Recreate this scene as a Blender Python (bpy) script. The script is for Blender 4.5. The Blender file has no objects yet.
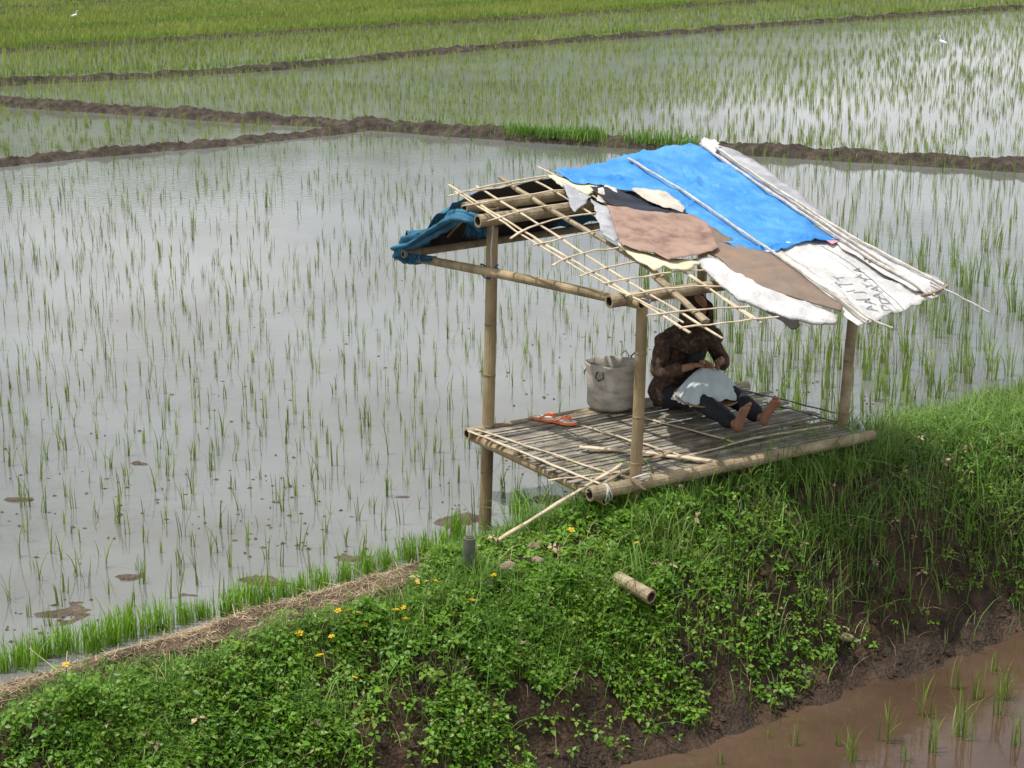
import bpy, bmesh, math, random
import numpy as np
from mathutils import Vector, Matrix
from mathutils.geometry import delaunay_2d_cdt
random.seed(7); RNG = np.random.default_rng(11)
scene = bpy.context.scene
COL = scene.collection

# ------------------------------------------------------------------ camera
F_PX, CAM_H, PITCH = 1800.0, 4.7, math.radians(15.05)
cp, sp = math.cos(PITCH), math.sin(PITCH)
cam_d = bpy.data.cameras.new('camera'); cam = bpy.data.objects.new('camera', cam_d); COL.objects.link(cam)
cam_d.sensor_width = 36; cam_d.lens = F_PX / 1024 * 36; cam_d.clip_end = 3000
cam.location = (0, 0, CAM_H); cam.rotation_euler = (math.pi/2 - PITCH, 0, 0)
scene.camera = cam
CAM = np.array([0, 0, CAM_H])

def ray(x, y):
    u = (x-512)/F_PX; v = (384-y)/F_PX
    return np.array([u, cp + v*sp, -sp + v*cp])
def atz(x, y, z):
    r = ray(x, y); return CAM + r*((z-CAM_H)/r[2])
def proj(P):
    P = np.asarray(P, float); d = P - CAM
    dep = d[..., 1]*cp - d[..., 2]*sp; up = d[..., 1]*sp + d[..., 2]*cp
    return 512 + F_PX*d[..., 0]/dep, 384 - F_PX*up/dep, dep

# ------------------------------------------------------------------ hut frame: s along the bank, t towards the lower paddy
ZP = 0.82
O = atz(490, 426, ZP)
A = np.array([.546, -.837, 0]); A /= np.linalg.norm(A); B = np.array([-A[1], A[0], 0])
def hut(s, t, z):
    s = np.asarray(s, float)[..., None]; t = np.asarray(t, float)[..., None]
    P = O + B*s + A*t
    P[..., 2] = z
    return P
def st(P):
    d = np.asarray(P, float) - O
    return d @ B, d @ A

# ------------------------------------------------------------------ noise
def _h(i, j, seed):
    n = (i*374761393 + j*668265263 + seed*974634777) & 0x7fffffff
    n = ((n ^ (n >> 13))*1274126177) & 0x7fffffff
    return ((n ^ (n >> 16)) & 0xffff)/65535.0
def vn(x, y, seed=0):
    x = np.asarray(x, float); y = np.asarray(y, float)
    xi = np.floor(x).astype(np.int64); yi = np.floor(y).astype(np.int64)
    fx = x-xi; fy = y-yi; fx = fx*fx*(3-2*fx); fy = fy*fy*(3-2*fy)
    a = _h(xi, yi, seed); b = _h(xi+1, yi, seed); c = _h(xi, yi+1, seed); d = _h(xi+1, yi+1, seed)
    return (a*(1-fx)+b*fx)*(1-fy) + (c*(1-fx)+d*fx)*fy
def fbm(x, y, seed=0, o=4):
    r = 0; am = .5
    for k in range(o):
        r = r + am*vn(x*2**k, y*2**k, seed+k*17); am *= .5
    return r/(1-.5**o)

# ------------------------------------------------------------------ bank terrain
def t_back(s): return .22 - .13*np.clip(s, -8, 8)
def crest(s): return np.interp(s, [-25, -5, -2, -.5, .5, 2, 5, 25], [.34, .36, .45, .55, .62, .63, .44, .40])
def ground(s, t):
    s = np.asarray(s, float); t = np.asarray(t, float)
    tb = t_back(s); h = crest(s)
    tc = np.maximum(1.45, tb+.9)
    wob = .16*(fbm(s*1.3, 3.3+s*0, 5, 3)-.5)*2
    t2 = t - wob*np.clip((t-1.4)/.8, 0, 1)
    pts = [(tb-1.2, -.25+0*h), (tb, 0*h-.01), (tb+.3, .07+0*h), (tb+.75, np.where(s < 1.2, .40*h, .55*h)), (tc, h), (tc+.5, h-.04), (tc+.92, h-.38), (2.62+0*h, np.minimum(-.13, h-.6)), (2.8+0*h, -.40+0*h), (2.97+0*h, -.52+0*h), (4.4+0*h, -.75+0*h)]
    z = np.full(np.broadcast(s, t).shape, -.25)
    for (ta, za), (tb_, zb) in zip(pts[:-1], pts[1:]):
        u = (t2-ta)/np.maximum(tb_-ta, 1e-4)
        z = np.where((u >= 0), za + (zb-za)*np.clip(u, 0, 1), z)
    lump = (fbm(s*2.2, t*2.2, 1, 3)-.5)*.12 + (fbm(s*7, t*7, 2, 3)-.5)*.07
    face = np.clip((t2-2.0)/.3, 0, 1)*np.clip((3.05-t2)/.2, 0, 1)
    lump = lump*(.6+.9*face) + face*((fbm(s*10, t*10, 9, 3)-.5)*.09+np.abs(fbm(s*22, t*22, 10, 2)-.5)*.05)
    edge = np.clip((t-tb)/.4, .25, 1)
    return z + lump*edge*np.clip((3.3-t)/.3, .2, 1)
def on_bank(px, py):
    r = ray(px, py)
    ks = np.linspace(8, 22, 1400)
    P = CAM + ks[:, None]*r
    s, t = st(P)
    g = np.maximum(ground(s, t), -10)
    i = np.argmax(P[:, 2] <= g)
    return P[i], s[i], t[i]

# ------------------------------------------------------------------ materials
def M(name, c1, c2, scale=6, rough=.8, bump=.3, bscale=40, var=0.0, transl=0, spec=.3, stretch=None, c3=None, detail=6, alpha=None, hue=None):
    m = bpy.data.materials.new(name); m.use_nodes = True
    nt = m.node_tree; N = nt.nodes; L = nt.links; p = N['Principled BSDF']
    tc = N.new('ShaderNodeTexCoord'); src = tc.outputs['Object']
    if stretch:
        mp = N.new('ShaderNodeMapping'); mp.inputs['Scale'].default_value = stretch; L.new(src, mp.inputs['Vector']); src = mp.outputs['Vector']
    n = N.new('ShaderNodeTexNoise'); n.inputs['Scale'].default_value = scale; n.inputs['Detail'].default_value = detail; n.inputs['Roughness'].default_value = .6
    L.new(src, n.inputs['Vector'])
    r = N.new('ShaderNodeValToRGB'); e = r.color_ramp.elements
    e[0].position = .33; e[0].color = (*c1, 1); e[1].position = .67; e[1].color = (*c2, 1)
    if c3: x = e.new(.52); x.color = (*c3, 1)
    L.new(n.outputs['Fac'], r.inputs['Fac']); col = r.outputs['Color']
    if var:
        at = N.new('ShaderNodeAttribute'); at.attribute_name = 'var'
        mr = N.new('ShaderNodeMapRange'); mr.inputs['To Min'].default_value = 1-var; mr.inputs['To Max'].default_value = 1+var
        L.new(at.outputs['Fac'], mr.inputs['Value'])
        mx = N.new('ShaderNodeMix'); mx.data_type = 'RGBA'; mx.blend_type = 'MULTIPLY'; mx.inputs[0].default_value = 1
        L.new(col, mx.inputs[6]); L.new(mr.outputs['Result'], mx.inputs[7]); col = mx.outputs[2]
        if hue:
            mh = N.new('ShaderNodeMix'); mh.data_type = 'RGBA'; mh.inputs[7].default_value = (*hue, 1)
            rr = N.new('ShaderNodeMapRange'); rr.inputs['From Min'].default_value = .8; rr.inputs['From Max'].default_value = 1.0; rr.inputs['To Max'].default_value = .8
            L.new(at.outputs['Fac'], rr.inputs['Value']); L.new(rr.outputs['Result'], mh.inputs[0]); L.new(col, mh.inputs[6]); col = mh.outputs[2]
    L.new(col, p.inputs['Base Color']); p.inputs['Roughness'].default_value = rough; p.inputs['Specular IOR Level'].default_value = spec
    if bump:
        nb = N.new('ShaderNodeTexNoise'); nb.inputs['Scale'].default_value = bscale; nb.inputs['Detail'].default_value = 5; L.new(src, nb.inputs['Vector'])
        b = N.new('ShaderNodeBump'); b.inputs['Strength'].default_value = bump; b.inputs['Distance'].default_value = .02 if bump < .85 else .05
        L.new(nb.outputs['Fac'], b.inputs['Height']); L.new(b.outputs['Normal'], p.inputs['Normal'])
    if transl:
        t = N.new('ShaderNodeBsdfTranslucent'); L.new(col, t.inputs['Color'])
        ms = N.new('ShaderNodeMixShader'); ms.inputs[0].default_value = transl
        L.new(p.outputs[0], ms.inputs[1]); L.new(t.outputs[0], ms.inputs[2]); L.new(ms.outputs[0], N['Material Output'].inputs['Surface'])
    return m

def water_mat(name, c_mud, c_deep, patch, rough, ripple, wind):
    m = bpy.data.materials.new(name); m.use_nodes = True
    nt = m.node_tree; N = nt.nodes; L = nt.links; p = N['Principled BSDF']
    tc = N.new('ShaderNodeTexCoord')
    n = N.new('ShaderNodeTexNoise'); n.inputs['Scale'].default_value = patch; n.inputs['Detail'].default_value = 7; n.inputs['Roughness'].default_value = .6
    L.new(tc.outputs['Object'], n.inputs['Vector'])
    r = N.new('ShaderNodeValToRGB'); e = r.color_ramp.elements
    e[0].position = .36; e[0].color = (*c_mud, 1); e[1].position = .6; e[1].color = (*c_deep, 1)
    L.new(n.outputs['Fac'], r.inputs['Fac']); L.new(r.outputs['Color'], p.inputs['Base Color'])
    p.inputs['IOR'].default_value = 1.45; p.inputs['Roughness'].default_value = rough; p.inputs['Specular IOR Level'].default_value = .5
    # calm and breezy areas: ripple strength follows a wide noise
    w = N.new('ShaderNodeTexNoise'); w.inputs['Scale'].default_value = wind; w.inputs['Detail'].default_value = 3
    mp = N.new('ShaderNodeMapping'); mp.inputs['Scale'].default_value = (.5, 1.4, 1); L.new(tc.outputs['Object'], mp.inputs['Vector']); L.new(mp.outputs['Vector'], w.inputs['Vector'])
    wr = N.new('ShaderNodeMapRange'); wr.inputs['From Min'].default_value = .4; wr.inputs['From Max'].default_value = .62; wr.inputs['To Min'].default_value = ripple*.25; wr.inputs['To Max'].default_value = ripple
    L.new(w.outputs['Fac'], wr.inputs['Value'])
    nb = N.new('ShaderNodeTexNoise'); nb.inputs['Scale'].default_value = 9; nb.inputs['Detail'].default_value = 4; L.new(tc.outputs['Object'], nb.inputs['Vector'])
    b = N.new('ShaderNodeBump'); b.inputs['Distance'].default_value = .02; L.new(wr.outputs['Result'], b.inputs['Strength'])
    L.new(nb.outputs['Fac'], b.inputs['Height']); L.new(b.outputs['Normal'], p.inputs['Normal'])
    return m

def soil_mat(name, dry, dark, wetz=None, bump=.9):
    m = M(name, dark, dry, 5.0, .9, bump, 38, c3=tuple((a+b)/2*.9 for a, b in zip(dry, dark)), detail=12, spec=.25)
    nt = m.node_tree; N = nt.nodes; L = nt.links; p = N['Principled BSDF']
    if wetz is not None:
        g = N.new('ShaderNodeNewGeometry'); sx = N.new('ShaderNodeSeparateXYZ'); L.new(g.outputs['Position'], sx.inputs[0])
        mr = N.new('ShaderNodeMapRange'); mr.inputs['From Min'].default_value = wetz; mr.inputs['From Max'].default_value = wetz+.2
        L.new(sx.outputs['Z'], mr.inputs['Value'])
        m2 = N.new('ShaderNodeMapRange'); m2.inputs['To Min'].default_value = .35; m2.inputs['To Max'].default_value = .9; L.new(mr.outputs['Result'], m2.inputs['Value'])
        L.new(m2.outputs['Result'], p.inputs['Roughness'])
    return m

MAT = dict(
    soil=soil_mat('bank_soil', (.085, .052, .031), (.022, .014, .009), -.45),
    path_soil=soil_mat('dry_earth', (.22, .155, .10), (.07, .048, .03)),
    dike=soil_mat('dike_soil', (.105, .08, .06), (.025, .019, .014), -.1),
    mudpatch=soil_mat('wet_mud', (.17, .125, .09), (.07, .05, .038), -.05),
    base=M('paddy_bed', (.10, .085, .06), (.07, .09, .03), .4, .9, .2, 5),
    grass=M('grass_blades', (.095, .185, .03), (.17, .28, .055), 2.2, .5, 0, var=.45, transl=.35, hue=(.24, .25, .07)),
    shortgrass=M('turf_blades', (.10, .225, .028), (.17, .32, .05), 2.5, .5, 0, var=.4, transl=.35, hue=(.22, .24, .06)),
    leaf=M('creeper_leaves', (.10, .24, .018), (.185, .36, .032), 2.5, .4, 0, var=.4, transl=.45, spec=.4, hue=(.25, .29, .05)),
    straw=M('straw', (.20, .145, .085), (.40, .31, .19), 5, .8, 0, var=.55),
    rice=M('rice_blades', (.17, .25, .045), (.25, .35, .07), 1.2, .5, 0, var=.4, transl=.35),
    ricefar=M('rice_far', (.215, .285, .055), (.30, .375, .08), .12, .5, 0, var=.35, transl=.35),
    nursery=M('nursery_blades', (.20, .38, .04), (.28, .48, .06), 4, .5, 0, var=.3, transl=.45),
    bamboo=M('bamboo_culm', (.19, .135, .07), (.40, .305, .175), 6, .5, .25, 30, c3=(.31, .235, .13), stretch=(1, 1, .35), spec=.35),
    bamboo_grey=M('bamboo_weathered', (.17, .13, .085), (.42, .34, .225), 7, .6, .35, 40, c3=(.31, .245, .155)),
    node=M('bamboo_node', (.17, .12, .07), (.33, .25, .15), 20, .7, .2),
    batten=M('split_bamboo', (.40, .31, .20), (.64, .54, .39), 12, .6, .2, 60),
    slat=M('floor_slat', (.12, .105, .08), (.33, .30, .245), 9, .7, .3, 60, var=.55, c3=(.22, .195, .155)),
    hollow=M('bamboo_hollow', (.05, .035, .02), (.09, .06, .035), 10, .9, 0),
    tarp=M('blue_tarp', (.035, .225, .60), (.10, .345, .72), 5, .45, .5, 26, transl=.12, c3=(.06, .285, .67)),
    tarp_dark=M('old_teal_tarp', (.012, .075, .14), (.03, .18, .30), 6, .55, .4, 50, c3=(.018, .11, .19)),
    tarp_shade_scrap=M('shade_and_scrap_black', (.018, .016, .015), (.04, .034, .03), 6, .85, .3, 50),  # black for the eave scrap and for painted shade under the rear tarp
    rod=M('pale_rod', (.34, .31, .27), (.60, .57, .52), 14, .6, .3, 60),
    sack=M('white_sack', (.42, .41, .40), (.60, .59, .58), 5, .6, .5, 40, c3=(.54, .53, .52)),
    sack_dirty=M('dirty_sack', (.42, .36, .29), (.70, .68, .65), 3.5, .65, .4, 40, c3=(.62, .60, .56)),
    greysheet=M('grey_plastic_sheet', (.24, .24, .26), (.44, .44, .47), 5, .5, .4, 25),
    brown=M('brown_vinyl', (.17, .10, .075), (.34, .225, .17), 7, .5, .25, 30, c3=(.30, .195, .147)),
    brown2=M('rusty_board', (.16, .115, .085), (.27, .165, .10), 3.5, .6, .3, 30, c3=(.20, .15, .115)),
    foam=M('yellowed_foam', (.50, .46, .30), (.66, .62, .45), 7, .8, .3),
    beige=M('beige_cloth', (.42, .38, .32), (.58, .53, .45), 8, .8, .3),
    navy=M('navy_fold', (.008, .009, .014), (.02, .026, .045), 8, .6, .3),
    ink=M('faded_ink', (.10, .10, .11), (.24, .24, .25), 30, .7, 0),
    ink_red=M('faded_red_ink', (.55, .22, .28), (.66, .40, .44), 30, .7, 0),
    cord=M('cord', (.35, .36, .36), (.6, .6, .58), 30, .8, 0),
    bucket=M('woven_sack_basket', (.30, .265, .215), (.56, .52, .45), 7, .8, .6, 90, c3=(.46, .425, .365), stretch=(1, 1, 2.2)),
    black=M('black_rubber', (.012, .012, .013), (.03, .03, .03), 20, .6, .2),
    orange=M('orange_rubber', (.78, .15, .035), (.85, .21, .06), 12, .5, .1),
    sole=M('cream_sole', (.60, .53, .45), (.72, .66, .58), 12, .6, .1),
    skin=M('skin', (.25, .12, .07), (.36, .19, .12), 9, .5, .15, 90),
    shirt=M('batik_shirt', (.035, .022, .017), (.14, .09, .055), 30, .8, .3, 60, c3=(.08, .045, .03), detail=3),
    scarfmat=M('patterned_headscarf', (.022, .014, .011), (.12, .075, .045), 22, .85, .3, 60, c3=(.04, .025, .018), detail=3),
    vest=M('dark_vest', (.014, .015, .02), (.03, .032, .04), 10, .8, .3, 60),
    trousers=M('dark_trousers', (.012, .013, .018), (.026, .028, .036), 6, .8, .4, 40),
    hair=M('black_hair', (.01, .008, .007), (.022, .018, .015), 30, .5, .4, 90),
    cloth=M('pale_blue_cloth', (.42, .50, .52), (.56, .64, .66), 6, .8, .3, 60),
    tray=M('woven_tray', (.26, .15, .08), (.42, .27, .15), 25, .7, .5, 70),
    petal=M('yellow_petal', (.80, .50, .02), (.86, .62, .05), 20, .6, 0, transl=.2),
    rock=M('pale_stone', (.17, .13, .09), (.30, .24, .175), 9, .9, .6, 30),
    post=M('mossy_post', (.07, .085, .06), (.14, .15, .11), 10, .8, .4),
    plastic=M('dark_plastic', (.015, .016, .02), (.06, .065, .08), 8, .35, .3),
    feather=M('white_feather', (.78, .78, .76), (.84, .84, .82), 20, .7, .2),
    beak=M('beak', (.5, .35, .05), (.6, .42, .08), 20, .5, 0),
    unseen_hill=M('unseen_hill_woods', (.055, .085, .05), (.12, .155, .10), .02, .95, 0),
    eye=M('eye_dark', (.01, .008, .006), (.015, .01, .01), 5, .2, 0),
    lip=M('lip', (.22, .08, .06), (.26, .1, .075), 5, .5, 0),
)
# dark folds in the blue tarp's weave
WATER = water_mat('paddy_water_surface', (.112, .114, .102), (.158, .167, .161), .35, .045, .14, .09)
WATER2 = water_mat('brown_water_surface', (.06, .036, .023), (.095, .06, .04), .8, .04, .12, .3)

# ------------------------------------------------------------------ object helpers
def tag(o, label=None, cat=None, group=None, kind=None):
    for k, v in (('label', label), ('category', cat), ('group', group), ('kind', kind)):
        if v: o[k] = v
    return o
def mesh(name, V, Fc, mats, smooth=False, var=None, midx=None):
    me = bpy.data.meshes.new(name)
    V = np.asarray(V, np.float32)
    if isinstance(Fc, np.ndarray):
        nf, k = Fc.shape
        me.vertices.add(len(V)); me.vertices.foreach_set('co', V.ravel())
        me.loops.add(nf*k); me.loops.foreach_set('vertex_index', Fc.ravel().astype(np.int32))
        me.polygons.add(nf); me.polygons.foreach_set('loop_start', np.arange(0, nf*k, k, dtype=np.int32))
        me.update(calc_edges=True)
    else:
        me.from_pydata([tuple(map(float, v)) for v in V], [], [tuple(map(int, f)) for f in Fc])
    for m in (mats if isinstance(mats, (list, tuple)) else [mats]): me.materials.append(MAT[m] if isinstance(m, str) else m)
    if midx is not None: me.polygons.foreach_set('material_index', np.asarray(midx, np.int32))
    if smooth: me.polygons.foreach_set('use_smooth', np.ones(len(me.polygons), bool))
    if var is not None:
        a = me.attributes.new('var', 'FLOAT', 'POINT'); a.data.foreach_set('value', np.asarray(var, np.float32))
    me.update()
    return me
def obj(name, V, Fc, mats, parent=None, origin=None, **kw):
    if origin is None: origin = parent['_o'] if parent is not None else (0, 0, 0)
    og = np.array(list(origin), float)
    o = bpy.data.objects.new(name, mesh(name, np.asarray(V, float)-og, Fc, mats, **kw)); COL.objects.link(o)
    if parent is not None: o.parent = parent; o.location = Vector(og) - Vector(parent['_o'])
    else: o.location = og
    o['_o'] = [float(x) for x in og]
    return o
def thing(name, loc, label, cat, group=None):
    o = bpy.data.objects.new(name, None); COL.objects.link(o); o.location = loc; o['_o'] = [float(x) for x in loc]
    o.empty_display_size = .1
    return tag(o, label, cat, group)
def copy_thing(o, loc, rz=0, sc=1, label=None):
    c = o.copy(); COL.objects.link(c); c.location = loc; c.rotation_euler = (0, 0, rz); c.scale = (sc, sc, sc)
    if label: c['label'] = label
    for ch in o.children:
        d = ch.copy(); COL.objects.link(d); d.parent = c
    return c

class MB:
    def __init__(s): s.V = []; s.F = []; s.mi = []; s.n = 0; s.var = []
    def add(s, V, F, mi=0, var=.5):
        V = np.asarray(V, float).reshape(-1, 3)
        s.V.append(V); s.F += [tuple(int(i)+s.n for i in f) for f in F]; s.mi += [mi]*len(F) if np.isscalar(mi) else list(mi)
        s.var += [var]*len(V); s.n += len(V); return s
    def box(s, c, ax, half, mi=0, var=.5):
        c = np.asarray(c, float); ax = [np.asarray(a, float) for a in ax]
        V = [c + ax[0]*half[0]*i + ax[1]*half[1]*j + ax[2]*half[2]*k for i in (-1, 1) for j in (-1, 1) for k in (-1, 1)]
        return s.add(V, [(0, 1, 3, 2), (4, 6, 7, 5), (0, 4, 5, 1), (2, 3, 7, 6), (0, 2, 6, 4), (1, 5, 7, 3)], mi, var)
    def path(s, pts, rad, n=8, mi=0, caps=True, var=.5, flat=1.0, upv=None):
        pts = np.asarray(pts, float); m = len(pts); rad = np.broadcast_to(np.asarray(rad, float), (m,))
        tg = np.gradient(pts, axis=0); tg /= np.linalg.norm(tg, axis=1)[:, None]+1e-9
        V = []
        up = np.array([0, 0, 1.]) if upv is None else np.asarray(upv, float)
        for i in range(m):
            u = up if abs(tg[i] @ up) < .95 else np.array([1., 0, 0])
            x = np.cross(tg[i], u); x /= np.linalg.norm(x); y = np.cross(x, tg[i])
            for k in range(n):
                a = 2*math.pi*(k+.5)/n; V.append(pts[i] + rad[i]*(math.cos(a)*x + math.sin(a)*y*flat))
        F = [(i*n+k, i*n+(k+1) % n, (i+1)*n+(k+1) % n, (i+1)*n+k) for i in range(m-1) for k in range(n)]
        if caps: F += [tuple(range(n-1, -1, -1)), tuple((m-1)*n+k for k in range(n))]
        return s.add(V, F, mi, var)
    def ball(s, c, r, nu=12, nv=8, mi=0, ax=None):
        ax = np.eye(3) if ax is None else np.asarray(ax, float); r = np.broadcast_to(np.asarray(r, float), (3,))
        V = []
        for j in range(nv+1):
            th = math.pi*j/nv
            for i in range(nu):
                ph = 2*math.pi*i/nu
                V.append(np.asarray(c) + ax[0]*r[0]*math.sin(th)*math.cos(ph) + ax[1]*r[1]*math.sin(th)*math.sin(ph) + ax[2]*r[2]*math.cos(th))
        F = [(j*nu+i, (j+1)*nu+i, (j+1)*nu+(i+1) % nu, j*nu+(i+1) % nu) for j in range(nv) for i in range(nu)]
        return s.add(V, F, mi)
    def build(s, name, mats, parent=None, origin=None, smooth=False, var=False):
        return obj(name, np.concatenate(s.V), s.F, mats, parent, origin, smooth=smooth, midx=s.mi, var=s.var if var else None)

def bamboo(mb, p0, p1, r0, r1=None, node=.40, bend=0.0, n=14, hollow=True, seed=0):
    """a culm with swollen nodes, slight bend and hollow ends; material slots 0 culm, 1 node, 2 hollow"""
    rs = random.Random(seed); r1 = r0 if r1 is None else r1
    p0 = np.asarray(p0, float); p1 = np.asarray(p1, float); d = p1-p0; Ln = np.linalg.norm(d); dn = d/Ln
    side = np.cross(dn, [0, 0, 1.]); side = side/np.linalg.norm(side) if np.linalg.norm(side) > .1 else np.array([1., 0, 0])
    side2 = np.cross(side, dn); ang = rs.uniform(0, 6.28); off = side*math.cos(ang)+side2*math.sin(ang)
    st_ = []; u = rs.uniform(.1, .25)
    rings = [(0, 1.0, 0)]
    while u < Ln-.05:
        for du, k, mi in ((-.014, 1.0, 0), (-.005, 1.03, 1), (.003, 1.055, 1), (.008, 1.0, 0)): rings.append((u+du, k, mi))
        u += node*rs.uniform(.8, 1.2)
    rings.append((Ln, 1.0, 0))
    pts = []; rad = []
    for (q, k, mi) in rings:
        f = q/Ln; pts.append(p0+dn*q+off*bend*math.sin(math.pi*f)); rad.append((r0+(r1-r0)*f)*k)
    V = []; m = len(pts)
    for i in range(m):
        for k in range(n):
            a = 2*math.pi*k/n; V.append(pts[i]+rad[i]*(math.cos(a)*side+math.sin(a)*side2))
    F = []; mi = []
    for i in range(m-1):
        for k in range(n):
            F.append((i*n+k, i*n+(k+1) % n, (i+1)*n+(k+1) % n, (i+1)*n+k)); mi.append(1 if (rings[i][2] or rings[i+1][2]) else 0)
    for end, i, dr in ((0, 0, 1), (1, m-1, -1)):
        b0 = len(V)
        for k in range(n): V.append(pts[i]+rad[i]*.72*(math.cos(2*math.pi*k/n)*side+math.sin(2*math.pi*k/n)*side2))
        b1 = len(V)
        for k in range(n): V.append(pts[i]+dn*dr*min(.12, Ln*.3)+rad[i]*.70*(math.cos(2*math.pi*k/n)*side+math.sin(2*math.pi*k/n)*side2))
        for k in range(n):
            q = [i*n+k, i*n+(k+1) % n, b0+(k+1) % n, b0+k]; F.append(tuple(q if end else q[::-1])); mi.append(0)
            q = [b0+k, b0+(k+1) % n, b1+(k+1) % n, b1+k]; F.append(tuple(q if end else q[::-1])); mi.append(2)
        F.append(tuple(b1+k for k in range(n))); mi.append(2)
    mb.add(V, F, mi)
    return mb
BAM = ['bamboo', 'node', 'hollow']; BAMG = ['bamboo_grey', 'node', 'hollow']

def skin_mesh(verts, edges, radii, root=0, sub=2):
    me = bpy.data.meshes.new('skel'); me.from_pydata([tuple(map(float, v)) for v in verts], edges, [])
    o = bpy.data.objects.new('skel', me); COL.objects.link(o)
    md = o.modifiers.new('k', 'SKIN'); md.use_smooth_shade = True
    sv = me.skin_vertices[0].data
    for i, r in enumerate(radii):
        sv[i].radius = (r, r) if np.isscalar(r) else r
        sv[i].use_root = (i == root)
    s_ = o.modifiers.new('s', 'SUBSURF'); s_.levels = sub; s_.render_levels = sub
    dg = bpy.context.evaluated_depsgraph_get(); ev = o.evaluated_get(dg); m2 = ev.to_mesh()
    V = [tuple(v.co) for v in m2.vertices]; F = [tuple(p.vertices) for p in m2.polygons]
    ev.to_mesh_clear(); bpy.data.objects.remove(o); bpy.data.meshes.remove(me)
    return V, F

def blades(base, h, w, az, lean, segs=3, face=None, curl=2.0, z_down=0.0):
    """many tapering grass blades: verts and triangles/quads packed as triangles"""
    n = len(base); u = np.linspace(0, 1, segs+1)
    ld = np.stack([np.cos(az), np.sin(az), np.zeros(n)], 1)
    fa = az + math.pi/2 if face is None else face
    sd = np.stack([np.cos(fa), np.sin(fa), np.zeros(n)], 1)
    V = []
    for k, uu in enumerate(u):
        c = base + ld*(h*lean*uu**curl)[:, None]
        c = c + np.array([0, 0, 1.])*(h*uu*(1-.35*np.minimum(lean, 1.5)*uu**2))[:, None]
        if k < segs:
            ww = w*(1-.55*uu)*.5
            V += [c - sd*ww[:, None], c + sd*ww[:, None]]
        else: V.append(c)
    m = 2*segs+1
    V = np.stack(V, 1).reshape(-1, 3)
    T = []
    for k in range(segs-1):
        a = 2*k; T += [(a, a+1, a+3), (a, a+3, a+2)]
    T.append((2*segs-2, 2*segs-1, 2*segs))
    T = np.array(T)[None] + (np.arange(n)*m)[:, None, None]
    return V, T.reshape(-1, 3), m
def blade_obj(name, base, h, w, az, lean, mat, segs=3, var=None, **kw):
    V, T, m = blades(base, h, w, az, lean, segs, **{k: v for k, v in kw.items() if k in ('face', 'curl')})
    var = RNG.random(len(base)) if var is None else var
    return obj(name, V, T, mat, kw.get('parent'), kw.get('origin'), var=np.repeat(var, m))

# ================================================================== SETTING
# ---- ground sheet to the horizon
g = obj('ground', [(-900, -300, -1.2), (900, -300, -1.2), (900, 1500, -1.2), (-900, 1500, -1.2)], [(0, 1, 2, 3)], 'base'); tag(g, kind='structure')
# ---- unseen wooded ridge beyond the fields, added to darken the far water's reflection
ax_ = np.linspace(-math.radians(75), math.radians(75), 300); rr_ = np.linspace(620, 1100, 26)
AA, RR = np.meshgrid(ax_, rr_, indexing='ij'); hx, hy = RR*np.sin(AA), RR*np.cos(AA)
top = np.interp(np.degrees(AA), [-75, -20, -3, 6, 14, 75], [130, 138, 112, 88, 56, 90])*(.75+.5*fbm(hx/150, hy/150, 7, 4))
hz = -2+top*np.sin(np.clip((RR-620)/300, 0, 1)*math.pi/2)+(fbm(hx/12, hy/12, 8, 3)-.5)*9*np.clip((RR-620)/60, 0, 1)
ii = np.arange(hx.size).reshape(hx.shape)
hl = obj('unseen_hills', np.stack([hx, hy, hz], -1).reshape(-1, 3), np.stack([ii[:-1, :-1], ii[1:, :-1], ii[1:, 1:], ii[:-1, 1:]], -1).reshape(-1, 4), 'unseen_hill', smooth=True); tag(hl, kind='structure')
# ---- bank
ss = np.concatenate([np.linspace(-30, -6.2, 30), np.arange(-6, 7.5, .028), np.linspace(7.7, 30, 30)])
ts = np.arange(-2.0, 4.4, .028)
S, T = np.meshgrid(ss, ts, indexing='ij'); Z = ground(S, T)
P = hut(S, T, Z); ns, ntt = S.shape
idx = np.arange(ns*ntt).reshape(ns, ntt)
Fq = np.stack([idx[:-1, :-1], idx[:-1, 1:], idx[1:, 1:], idx[1:, :-1]], -1).reshape(-1, 4)
def sm_(x, a, b): return np.clip((x-a)/(b-a), 0, 1)
def path_top(s): return t_back(s) + .16 + 1.08*np.clip((-s-.1)/1.7, 0, 1) - .28*sm_(-s, 2.2, 3.8)
sc_ = S.ravel()[Fq[:, 0]]; tc_ = T.ravel()[Fq[:, 0]]
pm = ((tc_ < path_top(sc_)+.25*(fbm(sc_*4, tc_*4, 3)-.5)) & (tc_ > t_back(sc_)-.15) & (sc_ < -.5)).astype(int)
Z2 = Z
bank = obj('earth_bank', P.reshape(-1, 3), Fq[:, ::-1], ['soil', 'path_soil'], smooth=True, midx=pm); tag(bank, kind='structure')
# ---- water
s_e = np.concatenate([[-500], np.linspace(-30, 30, 41), [500]])
e_up = hut(s_e, t_back(s_e)+.22, 0*s_e); e_far = hut(s_e, s_e*0-900, 0*s_e)
n = len(s_e); Vw = np.concatenate([e_up, e_far])
w = obj('paddy_water', Vw, [(i, i+1, n+i+1, n+i) for i in range(n-1)], WATER); tag(w, kind='structure')
e_lo = hut(s_e, 0*s_e+2.55, 0*s_e-.5); e_near = hut(s_e, s_e*0+300, 0*s_e-.5)
w2 = obj('lower_paddy_water', np.concatenate([e_near, e_lo]), [(i, i+1, n+i+1, n+i) for i in range(n-1)], WATER2); tag(w2, kind='structure')
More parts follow.
